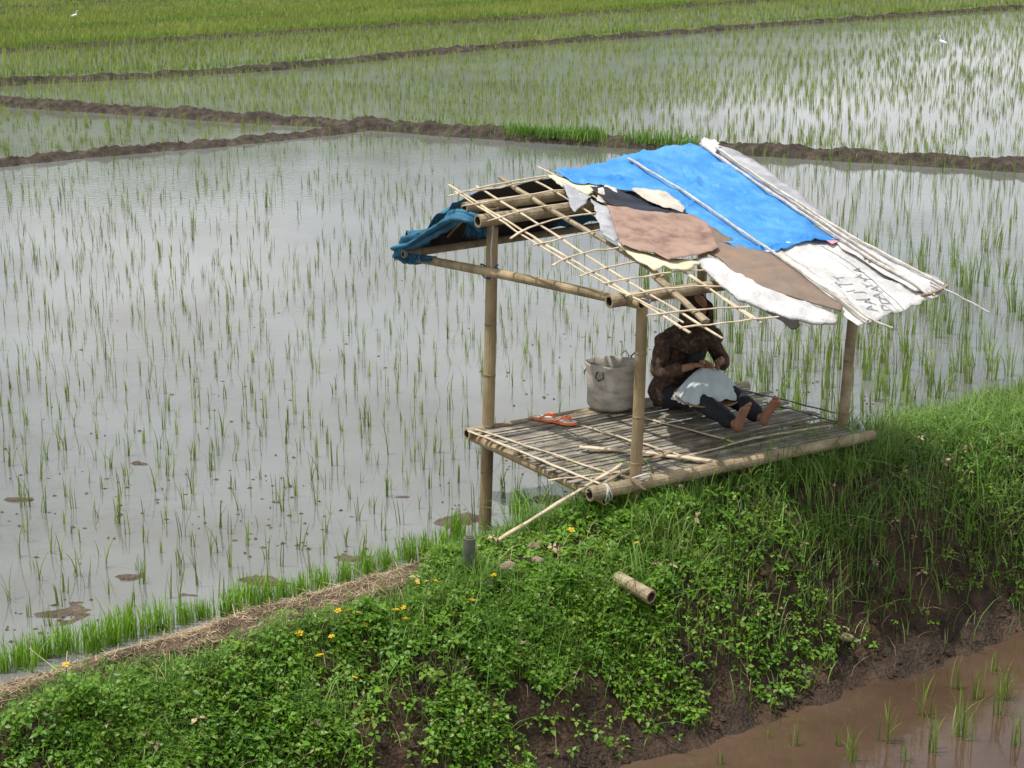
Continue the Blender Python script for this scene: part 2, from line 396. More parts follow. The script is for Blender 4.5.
# ---- dikes
def dike(pts, width, height, seed, step=.12, mat='dike'):
    pts = np.array(pts, float); seg = np.linalg.norm(np.diff(pts, axis=0), axis=1); cum = np.r_[0, np.cumsum(seg)]
    q = np.arange(0, cum[-1], step); x = np.interp(q, cum, pts[:, 0]); y = np.interp(q, cum, pts[:, 1])
    k = int(1.2/step)*2+1; ker = np.ones(k)/k
    xs = np.convolve(np.pad(x, k//2, mode='edge'), ker, 'valid'); ys = np.convolve(np.pad(y, k//2, mode='edge'), ker, 'valid')
    dx, dy = np.gradient(xs), np.gradient(ys); l = np.hypot(dx, dy); nx, ny = -dy/l, dx/l
    wob = (fbm(q*.35, q*0, seed, 3)-.5)*.9
    na = 21; prof_u = np.linspace(-1, 1, na); V = []
    for u in prof_u:
        wd = width*(.85+.5*fbm(q*.8, q*0+u, seed+3, 3))
        xx = xs+nx*(u*wd*.5+wob*.4); yy = ys+ny*(u*wd*.5+wob*.4)
        hh = height*max(0, 1-abs(u)**2.2)*(.7+.6*fbm(q*1.1, q*0, seed+9, 3))
        zz = -.06 + hh + ((fbm(xx*2.2, yy*2.2, seed, 2)-.5)*.10+(fbm(xx*8, yy*8, seed+4, 3)-.5)*.13+np.abs(fbm(xx*17, yy*17, seed+6, 2)-.5)*.09)*(1-abs(u)**3)
        V.append(np.stack([xx, yy, zz], 1))
    V = np.stack(V, 1); m = len(q); idx = np.arange(m*na).reshape(m, na)
    Fq = np.stack([idx[:-1, :-1], idx[1:, :-1], idx[1:, 1:], idx[:-1, 1:]], -1).reshape(-1, 4)
    o = obj('field_dike', V.reshape(-1, 3), Fq[:, ::-1], mat, smooth=True); tag(o, kind='structure')
    return np.stack([xs, ys], 1), np.stack([nx, ny], 1)
LINES = dict(
    d1=[(-22, 47.5), (-12.2, 43), (-3.9, 39.0), (0, 36.9), (9.2, 32.3), (14, 30), (22, 26)],
    d2=[(-17, 27), (-9.4, 33), (-4, 37.2), (-3.0, 38.4)],
    a=[(-24, 40.5), (-13.5, 47.8), (-7.2, 51.7), (0, 60.5), (9.5, 70.2), (23, 82.7), (34, 93)],
    b=[(-28, 48), (-16.4, 58.4), (-9.2, 65.4), (0, 74.3), (8.1, 83.5), (20, 96)],
    c=[(-32, 53), (-18.3, 65.4), (0, 85.1), (14, 100)],
    d=[(-34, 61), (-20.8, 74.3), (-7.7, 87.7), (6, 101)],
    e=[(-36, 68), (-22.7, 81.2), (-17.6, 87.5), (-4, 102)],
    f=[(-36, 78), (-14, 103)])
dk = {}
for i, (k, pts) in enumerate(LINES.items()):
    near = k in ('d1', 'd2')
    dk[k] = dike(pts, {'d1': .85, 'd2': .7}.get(k, .75), {'d1': .22, 'd2': .16, 'a': .19}.get(k, .17), 30+i*7, 0.055 if near else .2)

# ---- grass along the dikes (stuff)
bb = []; hs = []
for k, dens, hh in (('d1', 26, .16), ('d2', 8, .10), ('a', 60, .22), ('b', 70, .2), ('c', 70, .2), ('d', 70, .2), ('e', 60, .2), ('f', 60, .2)):
    c, nn = dk[k]; m = len(c); L_ = np.sum(np.hypot(*np.diff(c, axis=0).T)); num = int(L_*dens)
    i = RNG.integers(0, m, num); off = RNG.normal(0, .27, num)
    xy = c[i]+nn[i]*off[:, None]
    keep = fbm(xy[:, 0]*.45, xy[:, 1]*.45, 77, 3) > (.5 if k in ('d1', 'd2') else .44)
    xy = xy[keep]; z = .26*np.clip(1-(off[keep]/.5)**2, 0, 1)
    bb.append(np.c_[xy, z-.03]); hs.append(np.full(len(xy), hh))
# the bright green strip of seedlings kept on the middle dike, px 510-600
for x0, x1, num in ((508, 602, 700), (625, 700, 260)):
    px = RNG.uniform(x0, x1, num); py = 134 + (px-512)*.065
    bb.append(np.array([atz(a, b_, .12) for a, b_ in zip(px, py)]) + np.c_[RNG.normal(0, .1, num), RNG.normal(0, .15, num), np.zeros(num)]); hs.append(np.full(num, .3))
bb = np.concatenate(bb); hs = np.concatenate(hs); m = len(bb)
o = blade_obj('dike_grass', bb, hs*RNG.uniform(.5, 1.3, m), .02*np.ones(m), RNG.uniform(0, 6.28, m), RNG.uniform(.1, .8, m), 'shortgrass', 2)
tag(o, 'low green grass growing along the tops of the far field dikes', 'grass', kind='stuff')

# ================================================================== RICE
def in_view(xyz, mar=330):
    x, y, d = proj(xyz); return (x > -mar) & (x < 1024+mar) & (y > -70) & (y < 768+mar) & (d > 1)
def line_y(k, x):
    p = np.array(LINES[k]); return np.interp(x, p[:, 0], p[:, 1])
def grid(x0, x1, y0, y1, sp_row, sp, ang, jit):
    cx, cy = (x0+x1)/2, (y0+y1)/2; R = math.hypot(x1-x0, y1-y0)/2
    a = np.arange(-R, R, sp_row); b = np.arange(-R, R, sp)
    U, V = np.meshgrid(a, b, indexing='ij'); U = U.ravel()+RNG.normal(0, jit*sp, U.size); V = V.ravel()+RNG.normal(0, jit*sp, V.size)
    x = cx+U*math.cos(ang)-V*math.sin(ang); y = cy+U*math.sin(ang)+V*math.cos(ang)
    k = (x > x0) & (x < x1) & (y > y0) & (y < y1); return np.c_[x[k], y[k]]
# --- main paddy
G = grid(-22, 22, 8, 46, .31, .27, math.radians(37), .15)
s_, t_ = st(np.c_[G, np.zeros(len(G))])
k = (t_ < t_back(s_)-.12) & (G[:, 1] < np.interp(G[:, 0], *np.array(LINES['d1']).T)-.75) & in_view(np.c_[G, np.zeros(len(G))])
k &= ~((G[:, 0] < -3) & (G[:, 1] > np.interp(G[:, 0], *np.array(LINES['d2']).T)-.6) & (G[:, 1] < np.interp(G[:, 0], *np.array(LINES['d2']).T)+.6))
up_left = (G[:, 0] < -3) & (G[:, 1] > np.interp(G[:, 0], *np.array(LINES['d2']).T))
drop = np.clip((G[:, 1]-16)/30, 0, .4) + .45*(fbm(G[:, 0]*.3, G[:, 1]*.3, 41, 2) < .33)
drop = np.where((G[:, 0] > 3.0), np.clip((G[:, 1]-18)/30, .0, .3), drop)
k &= RNG.random(len(G)) > drop
G = G[k]; up_left = up_left[k]
sx, sy, sd = proj(np.c_[G, np.zeros(len(G))])
frame = (sx > 2) & (sx < 1022) & (sy > 10) & (sy < 768)
size = np.where(G[:, 0] > 1.6, 1.45, 1.0)*RNG.uniform(.75, 1.25, len(G))
order = np.argsort(-(size/sd)*frame)
near_i = order[:300]; far_i = order[300:]
def seedling_mesh(seed, nb, h, spread, mat='rice', w=.0088):
    r = np.random.default_rng(seed)
    base = np.c_[r.normal(0, spread, nb), r.normal(0, spread, nb), np.full(nb, -.03)]
    V, T_, m = blades(base, h*1.12*r.uniform(.55, 1.1, nb), w*r.uniform(.8, 1.3, nb), r.uniform(0, 6.28, nb), np.abs(r.normal(.12, .22, nb)), 4, curl=2.2)
    return mesh('rice_seedling', V, T_, mat, var=np.repeat(r.random(nb), m))
protos = [seedling_mesh(100+i, nb, h, .014) for i, (nb, h) in enumerate(((4, .24), (5, .25), (6, .23), (4, .26), (6, .25), (5, .21), (5, .28), (8, .24)))]
big = [seedling_mesh(200+i, nb, .30, .022, w=.0095) for i, nb in enumerate((9, 11, 13, 10))]
for i in near_i:
    me = random.choice(big if G[i, 0] > 1.6 else protos)
    o = bpy.data.objects.new('rice_seedling', me); COL.objects.link(o)
    o.location = (G[i, 0], G[i, 1], 0); o.rotation_euler = (random.gauss(0, .05), random.gauss(0, .05), random.uniform(0, 6.28)); sc = float(size[i])/(1.2 if G[i, 0] > 1.6 else 1); o.scale = (sc, sc, sc)
    tag(o, 'thin green rice seedling standing in the near part of the grey flooded paddy', 'rice seedling', 'rice seedlings nearest to the bank in the grey paddy')
def rice_stuff(name, xy, nb, h, wd, spread, mat, label, segs=2, tilt=.15):
    m = len(xy); nbs = RNG.poisson(nb, m)+1
    ii = np.repeat(np.arange(m), nbs); q = len(ii)
    base = np.c_[xy[ii]+RNG.normal(0, spread, (q, 2)), np.full(q, -.02)]
    hv = (h if np.isscalar(h) else h[ii])*RNG.uniform(.5, 1.15, q)
    o = blade_obj(name, base, hv, wd*RNG.uniform(.8, 1.3, q), RNG.uniform(0, 6.28, q), np.abs(RNG.normal(tilt, .2, q)), mat, segs, var=np.clip(RNG.random(m)[ii]*.6+RNG.random(q)*.4, 0, 1))
    return tag(o, label, 'rice', kind='stuff')
m1 = far_i[~up_left[far_i]]; m2 = far_i[up_left[far_i]]
rice_stuff('rice_rows', G[m1], 2.5, .25*size[m1], .0085, .012, 'rice', 'sparse thin rice seedlings spread over the farther part of the big grey paddy', 3)
rice_stuff('rice_rows', G[m2], 6, .26*size[m2], .012, .03, 'ricefar', 'short rice seedlings in the small paddy wedge between two dikes at left', 2)
# --- fields beyond
def field(lo, hi, x0, x1, sp_row, sp, nb, h, wd, label, dens=None, spread=.03, ang=43, mat='ricefar'):
    ys = [p[1] for p in LINES[lo]]+([p[1] for p in LINES[hi]] if hi else [104])
    g_ = grid(x0, x1, min(ys), 104, sp_row, sp, math.radians(ang), .14)
    kk = (g_[:, 1] > line_y(lo, g_[:, 0])+.55)
    if hi: kk &= g_[:, 1] < line_y(hi, g_[:, 0])-.5
    kk &= in_view(np.c_[g_, np.zeros(len(g_))], 420)
    g_ = g_[kk]
    if dens is not None: g_ = g_[RNG.random(len(g_)) < dens(g_)]
    return rice_stuff('rice_field', g_, nb, h, wd, spread, mat, label)
LINES['top'] = [(-40, 103), (40, 103)]
def dn2(g_):
    right = np.clip((g_[:, 0]-1)/9, 0, 1)
    return np.clip(1.05 - .5*right - .5*(fbm(g_[:, 0]*.2, g_[:, 1]*.2, 91, 3) < .40), .3, 1)
field('d1', 'a', -24, 34, .34, .26, 5, .26, .0125, 'knee high rice rows in the wide paddy just beyond the brown dike', dn2)
field('a', 'b', -30, 34, .40, .26, 5, .30, .02, 'sparse rice rows over pale water in the third paddy from the hut', lambda q: np.where(fbm(q[:, 0]*.15, q[:, 1]*.15, 5, 2) > .5, 1, .65))
field('b', 'c', -36, 30, .30, .22, 8, .36, .026, 'dense green rice in the narrow fourth paddy strip')
field('c', 'd', -36, 30, .30, .22, 9, .36, .028, 'dense green rice in the fifth paddy strip far up the photo')
field('d', 'e', -36, 30, .4, .3, 6, .34, .024, 'green rice in the sixth paddy strip near the top edge')
field('e', 'f', -40, 30, .4, .3, 6, .34, .024, 'green rice in the seventh paddy strip at the top left')
field('f', 'top', -40, 30, .5, .4, 6, .34, .03, 'distant green rice in the last paddy strip')

# --- nursery tufts along the dirt path
tuft_me = [seedling_mesh(300+i, 85, .27, .055, 'nursery', .010) for i in range(4)]
tufts = [(4, 668), (24, 664), (46, 655), (66, 648), (92, 648), (112, 640), (130, 634), (158, 628), (183, 620), (203, 616), (228, 612), (247, 602), (268, 601), (284, 594), (302, 592), (322, 586), (345, 580), (366, 572), (388, 567), (408, 558), (425, 556), (441, 548), (457, 536), (520, 510)]
for i, (px, py) in enumerate(tufts):
    P_, s0, t0 = on_bank(px, py) ; P_ = atz(px, py, .02)
    o = bpy.data.objects.new('rice_tuft', tuft_me[i % 4]); COL.objects.link(o); o.location = P_; sc = random.uniform(.55, .9)
    o.rotation_euler = (0, 0, random.uniform(0, 6)); o.scale = (sc*1.1, sc*1.1, sc)
    tag(o, 'dense bright green tuft of young rice lining the straw path', 'rice tuft', 'bright rice tufts along the path edge')
# --- seedlings in the brown lower paddy
low_me = [seedling_mesh(400+i, nb, .33, .028, 'rice', .011) for i, nb in enumerate((9, 14, 18))]
for i, (px, py, j, sc) in enumerate([(963, 738, 2, 1.05), (924, 716, 1, .9), (933, 752, 1, .9), (886, 742, 1, .9), (1001, 715, 0, 1.0), (955, 688, 0, .8), (992, 672, 0, .7), (1003, 700, 1, .9), (852, 762, 1, .8), (795, 745, 0, .5), (768, 738, 0, .35), (978, 700, 0, .8), (838, 745, 0, .5), (720, 764, 0, .4), (905, 762, 0, .6), (1018, 745, 0, .8)]):
    o = bpy.data.objects.new('rice_seedling', low_me[j]); COL.objects.link(o); o.location = atz(px, py, -.5); o.scale = (sc,)*3; o.rotation_euler = (0, 0, i*1.7)
    tag(o, 'rice seedling standing in the brown muddy water of the lower paddy', 'rice seedling', 'rice seedlings in the brown lower paddy')

# --- mud patches breaking the water surface
for i, (px, py, wd, dp) in enumerate([(137, 466, 17, 5), (231, 428, 13, 4), (424, 459, 24, 5), (352, 378, 8, 2.5), (460, 520, 30, 11), (318, 529, 26, 5), (268, 580, 30, 6), (70, 612, 36, 10), (350, 560, 34, 8), (130, 578, 18, 3), (295, 525, 9, 2), (400, 497, 20, 3), (20, 500, 22, 3), (545, 500, 26, 8), (190, 600, 30, 6)]):
    c = atz(px, py, 0); rx = wd/F_PX*13*1.3; ry = dp/F_PX*13/.29*1.15
    nx_, ny_ = 44, 26; gx, gy = np.meshgrid(np.linspace(-1, 1, nx_), np.linspace(-1, 1, ny_), indexing='ij')
    x = c[0]+gx*rx; y = c[1]+gy*ry; f = 1-np.clip(np.hypot(gx, gy), 0, 1)**1.5
    z = -.05+.050*f+(fbm(x*4, y*7, 50+i, 3)-.42)*.13*np.sqrt(f)+(fbm(x*20, y*26, 51, 2)-.5)*.03; z = np.minimum(z, .012+z*.25)
    ii = np.arange(nx_*ny_).reshape(nx_, ny_)
    Fm = np.stack([ii[:-1, :-1], ii[1:, :-1], ii[1:, 1:], ii[:-1, 1:]], -1).reshape(-1, 4)
    tag(obj('mud_patch', np.stack([x, y, z], -1).reshape(-1, 3), Fm, 'mudpatch', smooth=True), kind='structure')

mb = MB()
for q in range(900):
    s0 = random.uniform(-4.5, 5.5); t0 = float(t_back(s0))-.05-random.expovariate(.55)
    if float(fbm(s0*.9, t0*.9, 19, 3)) < .5: continue
    c = hut(s0, t0, .0); r = random.uniform(.012, .04); k = random.randint(5, 7)
    V = [c+[r*random.uniform(.5, 1.3)*math.cos(a), r*random.uniform(.4, .8)*math.sin(a), -.004] for a in np.linspace(0, 6.28, k, endpoint=False)]+[c+[0, 0, random.uniform(.006, .018)]]
    mb.add(V, [(i, (i+1) % k, k) for i in range(k)])
tag(mb.build('floating_debris', 'mudpatch'), 'small dark bits of mud and rotting straw in the shallow water near the bank', 'debris', kind='stuff')

# ================================================================== BANK VEGETATION
def scatter(n, s0, s1, t0, t1):
    s = RNG.uniform(s0, s1, n); t = RNG.uniform(t0, t1, n); return s, t
STK0 = on_bank(499, 557); STK1 = st(atz(588, 489, .86))
def stick_clear(s, t):
    a = np.array([STK0[1], STK0[2]]); b_ = np.array(STK1); ab = b_-a; u = np.clip(((s-a[0])*ab[0]+(t-a[1])*ab[1])/(ab@ab), 0, 1)
    ds = s-(a[0]+u*ab[0]); dt = t-(a[1]+u*ab[1]); return 1-.92*np.exp(-((ds/.17)**2+((dt-.14)/.24)**2))
def place(s, t): return hut(s, t, ground(s, t))
sm = lambda x, a, b: np.clip((x-a)/(b-a), 0, 1)
# density fields (0..1) over the bank
def d_leaf(s, t):
    d = np.maximum(sm(s, -3.5, -2.4), .25)*sm(-s, -.9, .2)
    d = np.maximum(d, .8*sm(-s, 2.0, 2.6)*sm(t, 1.9, 2.3))
    low = 1-sm(t, 2.6, 2.98)
    patch = fbm(s*2.1, t*2.1, 60, 3)
    d = d*sm(t, path_top(s)+.1, path_top(s)+.45)*(.12+.88*low)*np.where(patch < .42, .35, 1)
    d = d*np.where((t > 2.35) & (patch < .44), .3, 1)
    return np.maximum(d, .16*sm(s, -.5, .5)*(t > 1.9)*(t < 2.9)*(patch > .46))
def d_grass(s, t):
    d = sm(s, -1.1, .1)*sm(t, t_back(s)+.1, t_back(s)+.5)
    patch = fbm(s*2.4, t*2.4, 66, 3)
    face = 1-sm(t, 2.2+.5*(fbm(s*1.5, s*0, 12, 2)-.5), 2.75)
    under = (1-.75*((s > -.05) & (s < 2.3) & (t < 1.5)))*(1-.7*sm(1.15-t, 0, .4)*(s < .9))
    return d*(.05+.95*face)*under*np.where((t > 1.9) & (patch < .42), .25, 1)*(t < 2.9)
def d_short(s, t):
    return np.clip(sm(-s, -.6, 1.2)*sm(t, path_top(s)-.02, path_top(s)+.2)*(1-.85*sm(t, 2.3, 2.75))*(.6+.4*sm(-s, 2.6, 3.8)), 0, 1)*(t < 2.95)*np.where((t > 2.1) & (fbm(s*2.1, t*2.1, 60, 3) < .45), .15, 1)

s, t = scatter(90000, -1.4, 6.8, -.9, 3.0); k = RNG.random(len(s)) < d_grass(s, t)*.85*stick_clear(s, t); s, t = s[k], t[k]; m = len(s)
big_ = fbm(s*1.8, t*1.8, 21, 3)
hh = RNG.gamma(4, .045, m)*(.55+1.0*big_); hh = np.clip(hh, .05, .46)
hh *= 1-.6*sm(1.3-t, 0, .5)*(s < .9)
hh *= np.where((t > 1.0) & (s > -.2) & (s < 2.35) & (t < 1.8), .6, 1)*np.where(s > 2.6, .65, 1)
bp = place(s, t); bp[:, 2] -= .015; hh *= stick_clear(s, t)
o = blade_obj('bank_grass', bp, hh, RNG.uniform(.005, .011, m), RNG.uniform(0, 6.28, m)*.6+math.radians(-57)*.4+RNG.normal(0, .9, m), np.abs(RNG.normal(.5, .35, m)), 'grass', 4, curl=2)
tag(o, 'long tangled green grass on the bank around the hut', 'grass', kind='stuff')
s, t = scatter(5200, -.7, 6.6, 1.2, 2.6); k = (RNG.random(len(s)) < d_grass(s, t)*.8*(fbm(s*1.5, t*1.5, 88, 2) > .45)); s, t = s[k], t[k]; m = len(s)
o = blade_obj('grass_wisps', place(s, t), RNG.uniform(.2, .48, m)*stick_clear(s, t), RNG.uniform(.007, .012, m), RNG.uniform(0, 6.28, m), RNG.uniform(.4, 1.5, m), 'shortgrass', 6, curl=2.3); tag(o, 'taller arching pale grass blades rising out of the bank grass', 'grass', kind='stuff')
s, t = scatter(110000, -5.6, .6, .5, 3.0); k = RNG.random(len(s)) < d_short(s, t)*stick_clear(s, t); s, t = s[k], t[k]; m = len(s)
bp = place(s, t); bp[:, 2] -= .01
o = blade_obj('turf_grass', bp, (RNG.gamma(4, .017, m)+.02)*np.where(s > -2.8, 2.0, 1.2)*(.45+.55*sm(t, path_top(s)+.1, path_top(s)+.6))*(.6+.8*fbm(s*3.2, t*3.2, 70, 3))*stick_clear(s, t), RNG.uniform(.004, .009, m), RNG.uniform(0, 6.28, m), np.abs(RNG.normal(.6, .4, m)), 'shortgrass', 3)
tag(o, 'short turf grass on the near left end of the bank', 'grass', kind='stuff')
# creeping leaves: sprigs of three leaflets
def leaves(name, s, t, hgt, sz, mat, label):
    m = len(s); base = place(s, t); rows = []
    nr = np.stack([RNG.normal(0, .45, m), RNG.normal(-.15, .45, m), np.ones(m)], 1); nr /= np.linalg.norm(nr, axis=1)[:, None]
    az = RNG.uniform(0, 6.28, m); c = base + np.array([0, 0, 1.])*hgt[:, None]
    Vs = []
    for j in range(3):
        a = az+j*2.09+RNG.normal(0, .2, m)
        d = np.stack([np.cos(a), np.sin(a), np.zeros(m)], 1); d -= nr*np.sum(d*nr, 1)[:, None]; d /= np.linalg.norm(d, axis=1)[:, None]
        e = np.cross(nr, d); l = sz*RNG.uniform(.75, 1.2, m)
        p0 = c + d*(l*.08)[:, None]; mid = c + d*(l*.55)[:, None]+nr*(l*-.05)[:, None]; tip = c+d*(l*1.1)[:, None]-nr*(l*.22)[:, None]
        la = c+d*(l*.55)[:, None]+e*(l*.34)[:, None]+nr*(l*.10)[:, None]; lb = c+d*(l*.55)[:, None]-e*(l*.34)[:, None]+nr*(l*.10)[:, None]
        Vs.append(np.stack([p0, la, tip, lb, mid], 1))
    sd_ = np.stack([np.cos(az), np.sin(az), 0*az], 1)*.0025
    stem = np.stack([base-sd_, base+sd_, c], 1)
    V = np.concatenate([np.concatenate(Vs, 1), stem], 1)
    per = V.shape[1]; T0 = []
    for j in range(3): q = j*5; T0 += [(q, q+4, q+1), (q+1, q+4, q+2), (q+4, q+3, q+2), (q, q+3, q+4)]
    T0.append((15, 16, 17))
    T_ = (np.array(T0)[None]+(np.arange(m)*per)[:, None, None]).reshape(-1, 3)
    return tag(obj(name, V.reshape(-1, 3), T_, mat, var=np.repeat(RNG.random(m), per)), label, 'ground cover', kind='stuff')
s, t = scatter(46000, -5.4, 1.2, .8, 2.98); k = RNG.random(len(s)) < d_leaf(s, t)*stick_clear(s, t); s, t = s[k], t[k]
mound = fbm(s*3.2, t*3.2, 70, 3)
hg = .015+stick_clear(s, t)*np.clip(mound-.28, 0, 1)*.32*RNG.uniform(.3, 1, len(s))
leaves('creeper_leaves', s, t, hg, RNG.uniform(.024, .048, len(s)), 'leaf', 'bright green creeping plants with three part leaves covering the bank')
s, t = scatter(5200, -1.2, 6, 1.7, 2.75); k = RNG.random(len(s)) < .5*(fbm(s*2, t*2, 5, 3) > .46); s, t = s[k], t[k]
leaves('weed_leaves', s, t, .02+RNG.random(len(s))*.09, RNG.uniform(.022, .04, len(s)), 'leaf', 'small scattered weeds on the dark soil face of the bank')
s, t = scatter(9000, -5.2, 5.5, .9, 2.9); k = RNG.random(len(s)) < .55*np.maximum(d_leaf(s, t), .35*d_grass(s, t))*(fbm(s*1.6, t*1.6, 140, 3) > .47); s, t = s[k], t[k]
leaves('broad_leaves', s, t, .02+stick_clear(s, t)*np.clip(fbm(s*3.2, t*3.2, 70, 3)-.3, 0, 1)*.24, RNG.uniform(.036, .062, len(s)), 'leaf', 'larger dull green leaves growing among the creeping plants')
s, t = scatter(900, -5, 5.5, 1.0, 2.9); k = RNG.random(len(s)) < .6*np.maximum(d_leaf(s, t), d_grass(s, t)); s, t = s[k], t[k]
leaves('dead_leaves', s, t, .02+RNG.random(len(s))*.09, RNG.uniform(.025, .05, len(s)), 'straw', 'withered tan leaves scattered through the green plants')
# straw on the path and dry stems
s, t = scatter(26000, -6, .2, .2, 2.0); k = (t < path_top(s)+.12*RNG.normal(0, 1, len(s))) & (t > t_back(s)+.05); s, t = s[k], t[k]; m = len(s)
bp = place(s, t); bp[:, 2] += .012
L_ = RNG.gamma(2.5, .016, m)+.012; az = RNG.uniform(0, 6.28, m); d = np.stack([np.cos(az), np.sin(az), RNG.normal(0, .25, m)], 1); e = np.stack([-np.sin(az), np.cos(az), 0*az], 1)*RNG.uniform(.0012, .0032, m)[:, None]
V = np.stack([bp-e, bp+e, bp+d*L_[:, None]+e*.6, bp+d*L_[:, None]-e*.6], 1).reshape(-1, 3); V[:, 2] = np.maximum(V[:, 2], .01)
o = obj('straw', V, np.arange(4*m).reshape(m, 4), 'straw', var=np.repeat(RNG.random(m), 4)); tag(o, 'dry pale straw littering the bare earth path', 'straw', kind='stuff')
# dry stems among the green
s, t = scatter(420, -4, 5, 1.6, 2.85); m = len(s); bp = place(s, t)
o = blade_obj('dry_stems', bp, RNG.uniform(.08, .24, m), np.full(m, .005), RNG.uniform(0, 6.28, m), RNG.uniform(.3, 1.4, m), 'straw', 3); tag(o, 'dry straw coloured stems among the weeds', 'grass', kind='stuff')
# clods along the lower water edge
mb = MB()
for q in range(1500):
    s0 = random.uniform(-4, 6); t0 = random.uniform(2.05, 2.98); c = place(s0, t0); r = random.choice((.008, .010, .012, .018, .03))*random.uniform(.7, 1.3)
    mb.ball(c, (r, r*random.uniform(.7, 1.2), r*.7), 6, 4, ax=np.array(Matrix.Rotation(random.uniform(0, 3), 3, 'Z')))
tag(mb.build('soil_crumbs', 'soil'), 'loose dark soil crumbs on the bank face above the brown water', 'soil', kind='stuff')
# yellow flowers
def flower_mesh():
    mb = MB(); 
    for k in range(5):
        a = k*2*math.pi/5; d = np.array([math.cos(a), math.sin(a), 0]); e = np.array([-d[1], d[0], 0])
        mb.add([d*.003, d*.014+e*.008+[0, 0, .005], d*.022+[0, 0, .004], d*.014-e*.008+[0, 0, .005], d*.012+[0, 0, -.001]], [(0, 4, 1), (1, 4, 2), (4, 3, 2), (0, 3, 4)])
    mb.ball((0, 0, .004), .005, 6, 4)
    mb.path([(0, 0, 0), (.004, 0, -.05), (0, 0, -.11)], .0018, 4, 1)
    return mb
fm = flower_mesh(); fo = None
for px, py in [(338, 617), (348, 617), (357, 619), (349, 628), (365, 631), (332, 643), (396, 616), (404, 614), (406, 625), (355, 684), (494, 581), (436, 587), (417, 588), (67, 672), (571, 535), (636, 548), (666, 534), (320, 662), (472, 606), (300, 640)]:
    P_, s0, t0 = on_bank(px, py+9); P_ = P_.copy(); P_[2] += .10
    if fo is None: fo = fm.build('yellow_flower', ['petal', 'leaf']); fl = fo
    else: fl = fo.copy(); COL.objects.link(fl)
    fl.location = P_; fl.rotation_euler = (random.uniform(.1, .6), random.uniform(-.3, .3), random.uniform(0, 6)); sc_f = random.uniform(.9, 1.4); fl.scale = (sc_f,)*3
    tag(fl, 'small yellow flower among the creeping leaves on the bank', 'flower', 'yellow flowers on the bank')

# ================================================================== HUT
base_xyz = hut(1.1, .8, .4)
HUT = thing('bamboo_hut', base_xyz, 'open bamboo shelter with raised slat floor and patched tarpaulin roof on the grassy bank', 'hut')
def part(mb, name, mats, label=None, smooth=False, parent=HUT, **kw):
    o = mb.build(name, mats, parent, smooth=smooth, **kw)
    if label: o['label'] = label
    return o
def culm(name, p0, p1, r0, r1=None, mats=BAM, label=None, **kw):
    mb = MB(); bamboo(mb, p0, p1, r0, r1, **kw); return part(mb, name, mats, label, smooth=False)
# posts
Lp = hut(0, 0, -.2); culm('post', Lp + B*-.06, hut(.03, 0, 2.50), .049, .043, bend=.012, seed=1)
culm('post', hut(.16, 1.60, .35), hut(.20, 1.62, 2.06), .043, .039, seed=2, bend=.01)
culm('post', hut(2.27, 1.42, .35), hut(2.36, 1.44, 2.14), .043, .038, seed=3, mats=BAMG, bend=.02)
culm('post', hut(2.05, -.04, -.2), hut(2.08, -.04, 2.52), .042, .04, seed=4)
# roof beams
culm('beam', hut(-.20, -.03, 2.515), hut(2.72, -.12, 2.56), .042, .036, mats=BAMG, label='upper ridge beam', seed=5)
culm('beam', hut(-.19, .14, 2.44), hut(2.3, .05, 2.48), .048, .04, mats=BAMG, label='thick beam under the ridge', seed=6)
culm('beam', hut(-.08, 1.62, 2.10), hut(2.42, 1.60, 2.10), .045, .036, mats=BAMG, label='eave beam over the front posts', seed=7)
culm('beam', hut(-.16, -.78, 2.01), hut(.12, 1.72, 2.075), .033, .036, label='pale side beam tied to two posts', seed=8, bend=.01)
culm('beam', hut(2.42, -.80, 2.06), hut(2.42, 1.7, 2.10), .032, .032, seed=9)
culm('beam', hut(-.25, -.86, 2.04), hut(2.6, -.95, 2.08), .03, .03, mats=BAMG, label='rear eave beam', seed=10)
# floor frame
culm('floor_beam', hut(-.28, 1.70, .80), hut(2.32, 1.735, .80), .05, .041, mats=BAMG, label='thick pale front floor beam', seed=11)
culm('floor_beam', hut(-.21, .0, .79), hut(2.5, .07, .79), .044, .038, mats=BAMG, label='rear floor beam', seed=12)
culm('floor_beam', hut(.30, .09, .80), hut(2.4, .14, .80), .028, .026, mats=BAMG, label='thin beam along the rear floor edge', seed=13)
culm('floor_beam', hut(-.14, -.04, .75), hut(-.16, 1.72, .74), .036, .034, label='side floor beam under the slats', seed=14)
culm('floor_beam', hut(1.1, -.04, .74), hut(1.1, 1.72, .73), .036, .034, seed=15)
culm('floor_beam', hut(2.2, -.04, .74), hut(2.2, 1.72, .73), .036, .034, seed=16)
